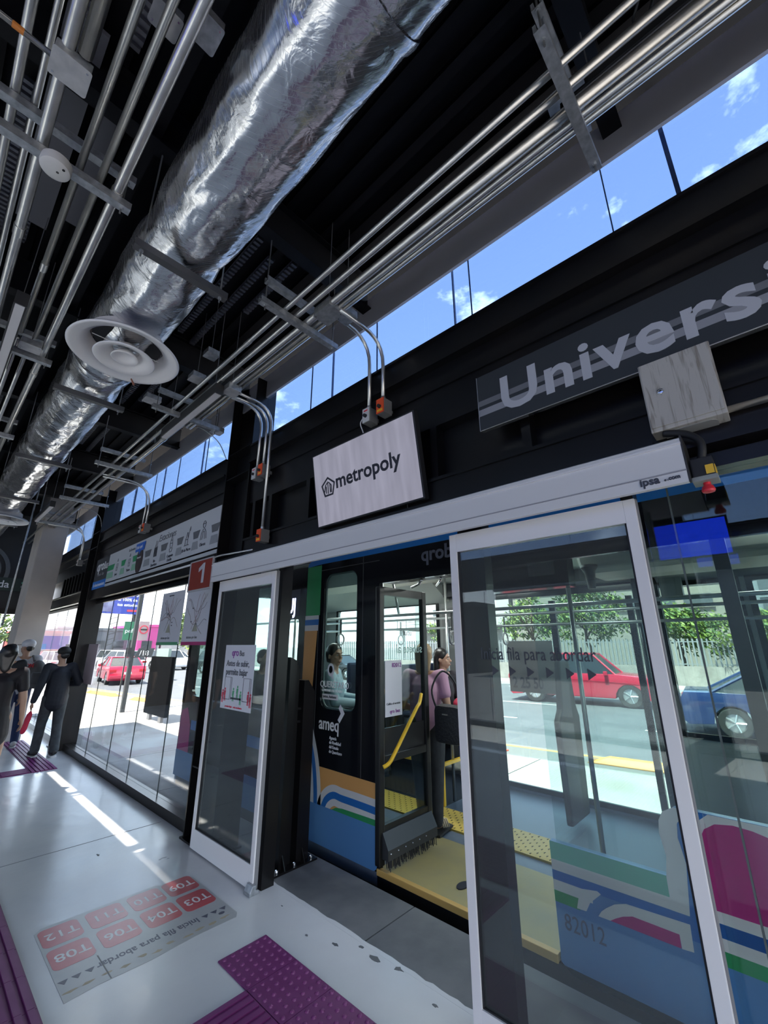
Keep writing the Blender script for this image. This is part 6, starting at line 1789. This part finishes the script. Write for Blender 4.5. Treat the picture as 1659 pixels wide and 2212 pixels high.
def person(name_label, base, J, up=(0, 0, 1), headdir=(0, 1, 0), skin=SKIN, s=1., vox=.0085, top=None, bottom=None, shoe=None, sleeves='long', extras=None, curl=.5, palm=None, hair=None, showface=False, dress=None, legs_bare=False, w=1., bootcut=0.):
    """J: joints in world space: pel, chest, neck, head, shL/shR, elL/elR, wrL/wrR, haL/haR (hand direction), hipL.., knL.., anL.., toL.."""
    t = bpy.data.objects.new('person', None); COL.objects.link(t); t.location = base
    tag(t, name_label, 'person')
    g = {k: V(v) for k, v in J.items()}
    b = MB()
    b.cap(g['pel'], (g['pel'] + g['chest']) / 2, .115 * w * s, .105 * w * s, 18)
    b.cap((g['pel'] + g['chest']) / 2, g['chest'], .105 * w * s, .118 * w * s, 18)
    b.cap(g['chest'], g['neck'] - V(up) * .06 * s, .11 * w * s, .06 * s, 16)
    b.cap(g['neck'] - V(up) * .05 * s, g['head'] - V(up) * .04 * s, .052 * s, .048 * s, 14)
    for q in 'LR':
        b.cap(g['neck'] - V(up) * .055 * s, g['sh' + q], .055 * s, .052 * s, 12)
        b.cap(g['sh' + q], g['el' + q], .050 * w * s, .038 * s, 12); b.cap(g['el' + q], g['wr' + q], .038 * s, .025 * s, 12)
        b.cap(g['hip' + q], g['kn' + q], .082 * w * s, .055 * s, 14); b.cap(g['kn' + q], g['an' + q], .054 * s, .034 * s, 12)
        b.cap(g['an' + q], g['to' + q], .034 * s, .026 * s, 10)
        b.cap(g['pel'], g['hip' + q], .10 * w * s, .088 * w * s, 14)
        d = g.get('ha' + q, g['wr' + q] - g['el' + q])
        hand(b, g['wr' + q], d, 1 if q == 'L' else -1, s, curl, palm_n=(palm or {}).get(q))
    L, R = head(b, g['head'], headdir, up, s)
    body = obj('body', b, skin, t); remesh(body, vox, 3)
    if showface: face(L, R, t, s)
    if top:
        m, ex = top; c = MB()
        c.cap(g['pel'] + V(up) * .02, (g['pel'] + g['chest']) / 2, (.132 + ex) * w * s, (.125 + ex) * w * s, 18)
        c.cap((g['pel'] + g['chest']) / 2, g['chest'], (.125 + ex) * w * s, (.134 + ex) * w * s, 18)
        c.cap(g['chest'], g['neck'] - V(up) * .085 * s, (.128 + ex) * w * s, .07 * s, 16)
        for q in 'LR':
            c.cap(g['chest'] + V(up) * .04, g['sh' + q], (.085) * s, (.066 + ex * .5) * s, 12)
            c.cap(g['neck'] - V(up) * .085 * s, g['sh' + q], .055 * s, (.066 + ex * .5) * s, 12)
            if sleeves == 'short': c.cap(g['sh' + q], g['sh' + q].lerp(g['el' + q], .6), (.066 + ex * .5) * s, (.060 + ex * .5) * s, 12)
            else:
                c.cap(g['sh' + q], g['el' + q], (.064 + ex * .5) * w * s, (.052 + ex * .5) * s, 12); c.cap(g['el' + q], g['el' + q].lerp(g['wr' + q], .95), (.052 + ex * .5) * s, (.037 + ex * .3) * s, 12)
        if dress:
            dz = dress; c.cap(g['pel'], V((g['pel'].x, g['pel'].y, dz + .12)), .15 * s, .175 * s, 20)
        if m.name.find('jacket') >= 0:
            c.cap(g['pel'] + V(up) * .05, g['pel'] - V(up) * .09, .175 * s, .172 * s, 20); c.cap(g['chest'], g['pel'], .16 * s, .17 * s, 20)
        o = obj('dress' if dress else 'shirt' if m.name.find('jacket') < 0 else 'jacket', c, m, t); remesh(o, vox * 1.1, 5)
    if bottom:
        m, ex = bottom; c = MB()
        for q in 'LR':
            c.cap(g['pel'] - V(up) * .01, g['hip' + q], (.118) * w * s, (.105) * w * s, 14)
            c.cap(g['hip' + q], g['kn' + q], (.094 + ex) * w * s, (.066 + ex) * s, 14)
            c.cap(g['kn' + q], g['an' + q] + V((0, 0, .02)), (.066 + ex) * s, (.048 + ex + bootcut) * s, 14)
        o = obj('trousers', c, m, t); remesh(o, vox * 1.1, 4)
    if shoe:
        for q in 'LR':
            a, b2 = g['an' + q], g['to' + q]; d = (b2 - a); d.z = 0; d = d.normalized() if d.length > 1e-4 else V((0, 1, 0))
            c = MB(); hz = min(a.z, b2.z)
            c.cap(a - d * .03 + V((0, 0, -.01)), b2 + d * .01, .044 * s, .038 * s, 12); c.cap(a, a + V((0, 0, .05)), .044 * s, .046 * s, 12)
            o = obj('shoe', c, shoe[0], t); remesh(o, .008, 2)
            n_ = V((-d.y, d.x, 0)); z0 = hz - .045
            p = [a - d * .075, a - d * .06 + n_ * .035, b2 + n_ * .042, b2 + d * .05, b2 - n_ * .042, a - d * .06 - n_ * .035]
            obj('sole', MB().xy([(q_.x, q_.y) for q_ in p], z0, .022), shoe[1], o)
    if hair: hair(t, L, R, s)
    if extras: extras(t, g, L, R, s)
    return t
def stand(x, y, fa, H_=1.6, lean=0., step=.12, arms=None, z=0.):
    """standing / walking joints; fa = facing angle (0 = +Y), s scales"""
    s = H_ / 1.7; c, q = cos(fa), sin(fa)
    def P(a, f, u): return (x + (a * c - f * q) * s, y + (a * q + f * c) * s, z + u * s)
    J = dict(pel=P(0, 0, .95), chest=P(0, lean * .5, 1.24), neck=P(0, lean, 1.44), head=P(0, lean + .015, 1.585),
             shL=P(-.175, lean, 1.385), shR=P(.175, lean, 1.385), elL=P(-.235, lean - .03, 1.10), elR=P(.235, lean - .03, 1.10), wrL=P(-.25, lean + .03, .86), wrR=P(.25, lean + .03, .86),
             hipL=P(-.085, 0, .90), hipR=P(.085, 0, .90), knL=P(-.10, step * .6 + .02, .50), knR=P(.10, -step * .3 + .02, .50), anL=P(-.105, step, .085), anR=P(.105, -step, .085), toL=P(-.115, step + .14, .05), toR=P(.115, -step + .14, .05))
    if arms: J.update({k: P(*v) for k, v in arms.items()})
    return J, s, P

def long_hair(m, back=.30, width=.075, z0=0.):
    def f(t, L, R, s):
        b = MB()
        b.ell(L(0, -.022, .042), (.088 * s, .098 * s, .092 * s), 20, 12, R)
        for k in (-1, -.5, 0, .5, 1):
            b.cap(L(k * .05, -.055, .02), L(k * width, -.075, -back * (1 - .12 * abs(k))), .044 * s, .026 * s, 12)
        o = obj('hair', b, m, t); remesh(o, .008, 2)
        return o
    return f
def short_hair(m):
    def f(t, L, R, s):
        b = MB(); b.ell(L(0, -.022, .038), (.083 * s, .095 * s, .088 * s), 20, 12, R); b.ell(L(0, -.06, -.01), (.068 * s, .05 * s, .06 * s), 14, 8, R)
        o = obj('hair', b, m, t); remesh(o, .008, 2)
    return f
def cap_hat(m, brim_m=None, back=False):
    def f(t, L, R, s):
        b = MB(); b.ell(L(0, -.012, .062), (.094 * s, .108 * s, .080 * s), 24, 14, R)
        o = obj('cap', b, m, t, smooth='all')
        sg_ = 1
        P = [L(.075 * sin(a), .09 + .085 * cos(a) if abs(a) < 1.6 else .06, .045 + .0 * a) for a in [(-1.5 + .3 * i) for i in range(11)]]
        bb_ = MB(); k = len(P)
        upv = (L(0, 0, 1) - L(0, 0, 0)).normalized() * .008
        bb_.v = [tuple(p) for p in P] + [tuple(p + upv) for p in P]
        bb_.face(range(k)); bb_.face([k + i for i in range(k)])
        for i in range(k): bb_.face((i, (i + 1) % k, k + (i + 1) % k, k + i))
        obj('brim', bb_, brim_m or m, o)
        hb2 = MB(); hb2.ell(L(0, -.055, -.005), (.072 * s, .05 * s, .06 * s), 14, 8, R)
        obj('hair', hb2, HAIR, t, smooth='all')
    return f
# -- man in dark jacket walking away with a red umbrella
M_JKT = mat('jacket_navy_black', (.004, .006, .014), .7, bump=(9, .5, .02)); M_JEAN = mat('jeans_grey', (.025, .030, .035), .8, noise=(14, .7, (.055, .065, .075)))
J, s, P = stand(1.74, 8.6, .10, 1.56, lean=.05, step=.10, arms=dict(elL=(-.26, -.02, 1.10), wrL=(-.30, -.0, .86), elR=(.30, -.02, 1.12), wrR=(.20, .16, 1.10)))
def ex1(t, g, L, R, s):
    u0 = V(g['wrL']) + V((0, .02, -.09)); 
person('man in a dark jacket and black cap walking away beside the window', (1.74, 8.6, 0), J, headdir=(-.45, 1, 0), s=s, top=(M_JKT, .026), bottom=(M_JEAN, .008), shoe=(mat('shoe_black', (.012, .012, .014), .6), mat('sole_white', (.6, .6, .6), .6)), hair=cap_hat(mat('cap_black', (.005, .005, .005), .7)), extras=None, bootcut=.012)
wl_ = V(J['wrL'])
um = thing('umbrella', wl_ + V((0, .02, -.5)), 'folded red umbrella carried by the man in the dark jacket', 'umbrella')
obj('furled_cloth', MB().tube(smooth_path([wl_ + V((.0, .0, -.13)), wl_ + V((-.01, 0, -.2)), wl_ + V((-.03, 0, -.33)), wl_ + V((-.05, 0, -.43))], 4), [.012, .018, .026, .034, .036, .038, .036, .033, .036, .038, .034, .028, .014], 10), mat('umbrella_red', (.50, .01, .05), .6), um, smooth='all')
obj('handle', MB().tube([wl_ + V((0, 0, -.02)), wl_ + V((0, 0, -.13))], .009, 8), M_BLK, um)
# -- man with white cap, printed shirt, grey backpack
M_TEE = mat('shirt_white', (.50, .51, .56), .7); M_BPK = mat('backpack_grey', (.13, .13, .13), .8, bump=(18, .5, .01)); M_JB = mat('jeans_blue', (.008, .022, .08), .8)
J, s, P = stand(1.42, 9.75, -.05, 1.68, step=.07)
def ex2(t, g, L, R, s):
    c = V(g['chest'])
    o = obj('backpack', MB().ell(c + V((.19, -.10, -.10)), (.13, .13, .23), 18, 12), M_BPK, t, smooth='all')
    obj('pocket', MB().box(c.x + .10, c.x + .28, c.y - .26, c.y - .19, c.z - .26, c.z - .06), M_BPK, o, bevel=.03)
    obj('strap', MB().tube(smooth_path([c + V((.12, -.12, .12)), c + V((.10, -.04, .20)), c + V((.10, .08, .15))], 4), .018, 8), M_BPK, o, smooth='all')
    text('shirt_lettering', 'P FICTION', .082, (c.x - .19, c.y - .185, c.z + .02), (1, 0, 0), UP, mat('print_red', (.60, .03, .05), .6), t, ex=.03, bold=.002, sx=.78)
person('man in a white cap and white printed shirt with a grey backpack', (1.42, 9.75, 0), J, headdir=(-.7, .8, 0), s=s, top=(M_TEE, .02), sleeves='short', bottom=(M_JB, .006), shoe=(mat('shoe_pale', (.45, .45, .45), .6), mat('sole_white', (.6, .6, .6), .6)), hair=cap_hat(mat('cap_white', (.58, .59, .64), .6), M_BLK), extras=ex2)
# -- person with dark tee between them
J, s, P = stand(1.14, 9.1, 0., 1.62, step=.06)
person('dark-haired person in a black T-shirt and blue jeans beyond the woman in the dress', (1.14, 9.1, 0), J, headdir=(.2, 1, 0), s=s, top=(mat('tee_black', (.006, .006, .008), .7), .012), sleeves='short', bottom=(M_JB, .008), shoe=(mat('shoe_pale', (.45, .45, .45), .6), mat('sole_white', (.6, .6, .6), .6)), hair=short_hair(HAIR))
# -- woman in dark dress at the left edge
J, s, P = stand(.80, 6.55, .0, 1.60, step=.05, arms=dict(wrR=(.27, .02, .86)))
person('woman with a dark ponytail in a short dark dress at the left edge', (.80, 6.55, 0), J, headdir=(.1, 1, 0), s=s, top=(mat('dress_dark', (.009, .007, .011), .65, bump=(10, .4, .01)), .004), dress=.56, sleeves='short', skin=SKIN2, shoe=(M_BLK, M_BLK), hair=long_hair(HAIR, .17, .02))
# -- woman behind her, darkest figure at the frame edge
J, s, P = stand(.62, 7.35, .1, 1.64, step=.05)
person('second dark-haired person at the left edge, mostly cut off', (.62, 7.35, 0), J, headdir=(.3, 1, 0), s=s, top=(mat('top_maroon_black', (.03, .015, .018), .7), .01), bottom=(mat('trousers_black', (.012, .012, .016), .8), .01), sleeves='short', shoe=(M_BLK, M_BLK), hair=long_hair(HAIR, .15, .05))

# -- woman standing in the bus doorway, pink top, black bag
M_PINK = mat('top_dusty_pink', (.46, .26, .38), .7); M_BJ = mat('jeans_black', (.022, .026, .034), .8, noise=(20, .5, (.045, .05, .06)))
J, s, P = stand(3.54, 2.73, -1.15, 1.60, step=.07, z=.003, arms=dict(elL=(-.23, -.06, 1.10), wrL=(-.12, .14, 1.04), elR=(.235, -.05, 1.11), wrR=(.12, .15, 1.02), anL=(-.09, .12, .085), toL=(-.08, .27, .05), anR=(.10, -.05, .085), toR=(.13, .10, .05)))
def ex3(t, g, L, R, s):
    for q in 'LR':
        a, b2 = g['an' + q], g['to' + q]
        for k in range(4):
            c = a.lerp(b2, .15 + .28 * k) + V((0, 0, .018))
            d = (b2 - a); d.z = 0; d.normalize(); n_ = V((-d.y, d.x, 0))
            obj('sandal_strap', MB().tube([c - n_ * .045 + V((0, 0, -.04)), c - n_ * .02 + V((0, 0, .018)), c + n_ * .02 + V((0, 0, .018)), c + n_ * .045 + V((0, 0, -.04))], .007, 6), mat('sandal_beige', (.48, .42, .30), .6), t, smooth='all')
        d = (b2 - a); d.z = 0; d.normalize(); n_ = V((-d.y, d.x, 0))
        obj('sandal_sole', MB().xy([((a + d * x_ + n_ * y_).x, (a + d * x_ + n_ * y_).y) for x_, y_ in ((-.06, -.04), (.22, -.05), (.24, 0), (.22, .05), (-.06, .04))], .005, .018), M_BLK, t)
    o = obj('waist_sleeve', MB().cap(g['pel'] + V((-.10, .02, .03)), g['pel'] + V((-.12, .02, -.16)), .06, .05, 12), mat('olive_cloth', (.10, .09, .05), .8), t, smooth='all')
person('woman in a dusty pink top and dark jeans standing inside the bus door', (3.54, 2.73, 0), J, headdir=(.85, .35, 0), s=s, vox=.008, top=(M_PINK, .008), sleeves='short', bottom=(M_BJ, .002), hair=long_hair(HAIRB, .16, .05), extras=ex3, w=1.2)
bg_ = thing('shoulder_bag', (3.46, 2.38, .72), 'black quilted bag hanging from the shoulder of the woman in pink', 'bag')
bb = MB().box(3.38, 3.53, 2.25, 2.53, .76, 1.08)
obj('bag_body', bb, mat('bag_black', (.02, .022, .026), .55, bump=(45, .8, .01)), bg_, smooth=True, bevel=.055)
obj('bag_strap', MB().tube(smooth_path([(3.43, 2.50, 1.0), (3.38, 2.53, 1.2), (3.47, 2.47, 1.36), (3.55, 2.38, 1.25), (3.50, 2.28, 1.0)], 6), .009, 8), M_BLK, bg_, smooth='all')
obj('bag_label', MB().box(3.372, 3.38, 2.36, 2.42, 1.0, 1.012), M_CHROME, bg_)

# -- woman sitting behind the pole, long black hair, profile to the right
def sit(x, y, zs, fa, H_=1.6, arms=None, foot=.0):
    s = H_ / 1.7; c, q = cos(fa), sin(fa)
    def P(a, f, u): return (x + (a * c - f * q) * s, y + (a * q + f * c) * s, zs + u * s)
    J = dict(pel=P(0, 0, .10), chest=P(0, .01, .38), neck=P(0, .02, .58), head=P(0, .035, .725), shL=P(-.17, .01, .525), shR=P(.17, .01, .525),
             elL=P(-.22, .06, .25), elR=P(.22, .06, .25), wrL=P(-.06, .28, .20), wrR=P(.06, .28, .20), hipL=P(-.085, .02, .085), hipR=P(.085, .02, .085),
             knL=P(-.10, .42, .09), knR=P(.10, .42, .09), anL=P(-.10, .46, -.34 + foot), anR=P(.10, .46, -.34 + foot), toL=P(-.11, .60, -.38 + foot), toR=P(.11, .60, -.38 + foot))
    if arms: J.update({k: P(*v) for k, v in arms.items()})
    return J, s, P
J, s, P = sit(4.14, 2.96, .77, pi - .25, 1.58)
person('woman with long black hair and jeans seated by the far bus windows, in profile', (4.12, 3.02, .38), J, headdir=(.3, -1, -.05), s=s, vox=.008, skin=SKIN2, showface=True, top=(mat('top_black_pink', (.03, .022, .03), .7), .008), bottom=(mat('jeans_deep_blue', (.008, .025, .085), .8), .004), shoe=(mat('shoe_beige', (.40, .33, .28), .6), M_BLK), hair=long_hair(HAIR, .26, .055), palm={'L': (0, 0, -1), 'R': (0, 0, -1)})
rb = tag(obj('red_bag', MB().ell((4.14, 2.70, 1.0), (.13, .08, .07), 16, 10), mat('red_fabric', (.42, .02, .06), .6), smooth='all'), 'small red bag on the lap of the woman with long black hair', 'bag')
# -- woman at the tall bus window, pale blue long-sleeved top, looking to the right
J, s, P = sit(3.13, 3.66, .80, -2.5, 1.62, arms=dict(elL=(-.24, .08, .27), elR=(.24, .10, .27), wrL=(-.02, .31, .28), wrR=(.05, .33, .24)))
M_PB = mat('top_pale_blue', (.42, .55, .62), .7)
person('dark-haired woman in a pale blue top seated behind the tall bus window', (3.13, 3.66, .30), J, headdir=(-.05, -1, .0), s=s, vox=.0065, showface=True, top=(M_PB, .006), bottom=(mat('trousers_black', (.012, .012, .016), .8), .006), shoe=(M_BLK, M_BLK), hair=long_hair(HAIR, .06, .035), palm={'L': (0, 0, -1), 'R': (0, 0, -1)})
# -- passenger further back, only head and shoulders in view
J, s, P = sit(4.45, 4.35, .83, pi, 1.60)
person('dark-haired passenger seated across the aisle by the far bus windows, facing us', (4.45, 4.35, .38), J, headdir=(0, -1, 0), s=s, vox=.010, top=(mat('top_grey', (.10, .10, .11), .7), .01), bottom=(mat('trousers_black', (.012, .012, .016), .8), .006), shoe=(M_BLK, M_BLK), hair=short_hair(HAIR))
J, s, P = sit(3.12, 5.0, .75, pi, 1.60)
person('passenger in the seat behind the woman in pale blue', (3.12, 5.0, .30), J, headdir=(.2, -1, 0), s=s, vox=.010, top=(mat('top_charcoal', (.04, .04, .045), .7), .01), bottom=(mat('trousers_black', (.012, .012, .016), .8), .006), shoe=(M_BLK, M_BLK), hair=short_hair(HAIR))
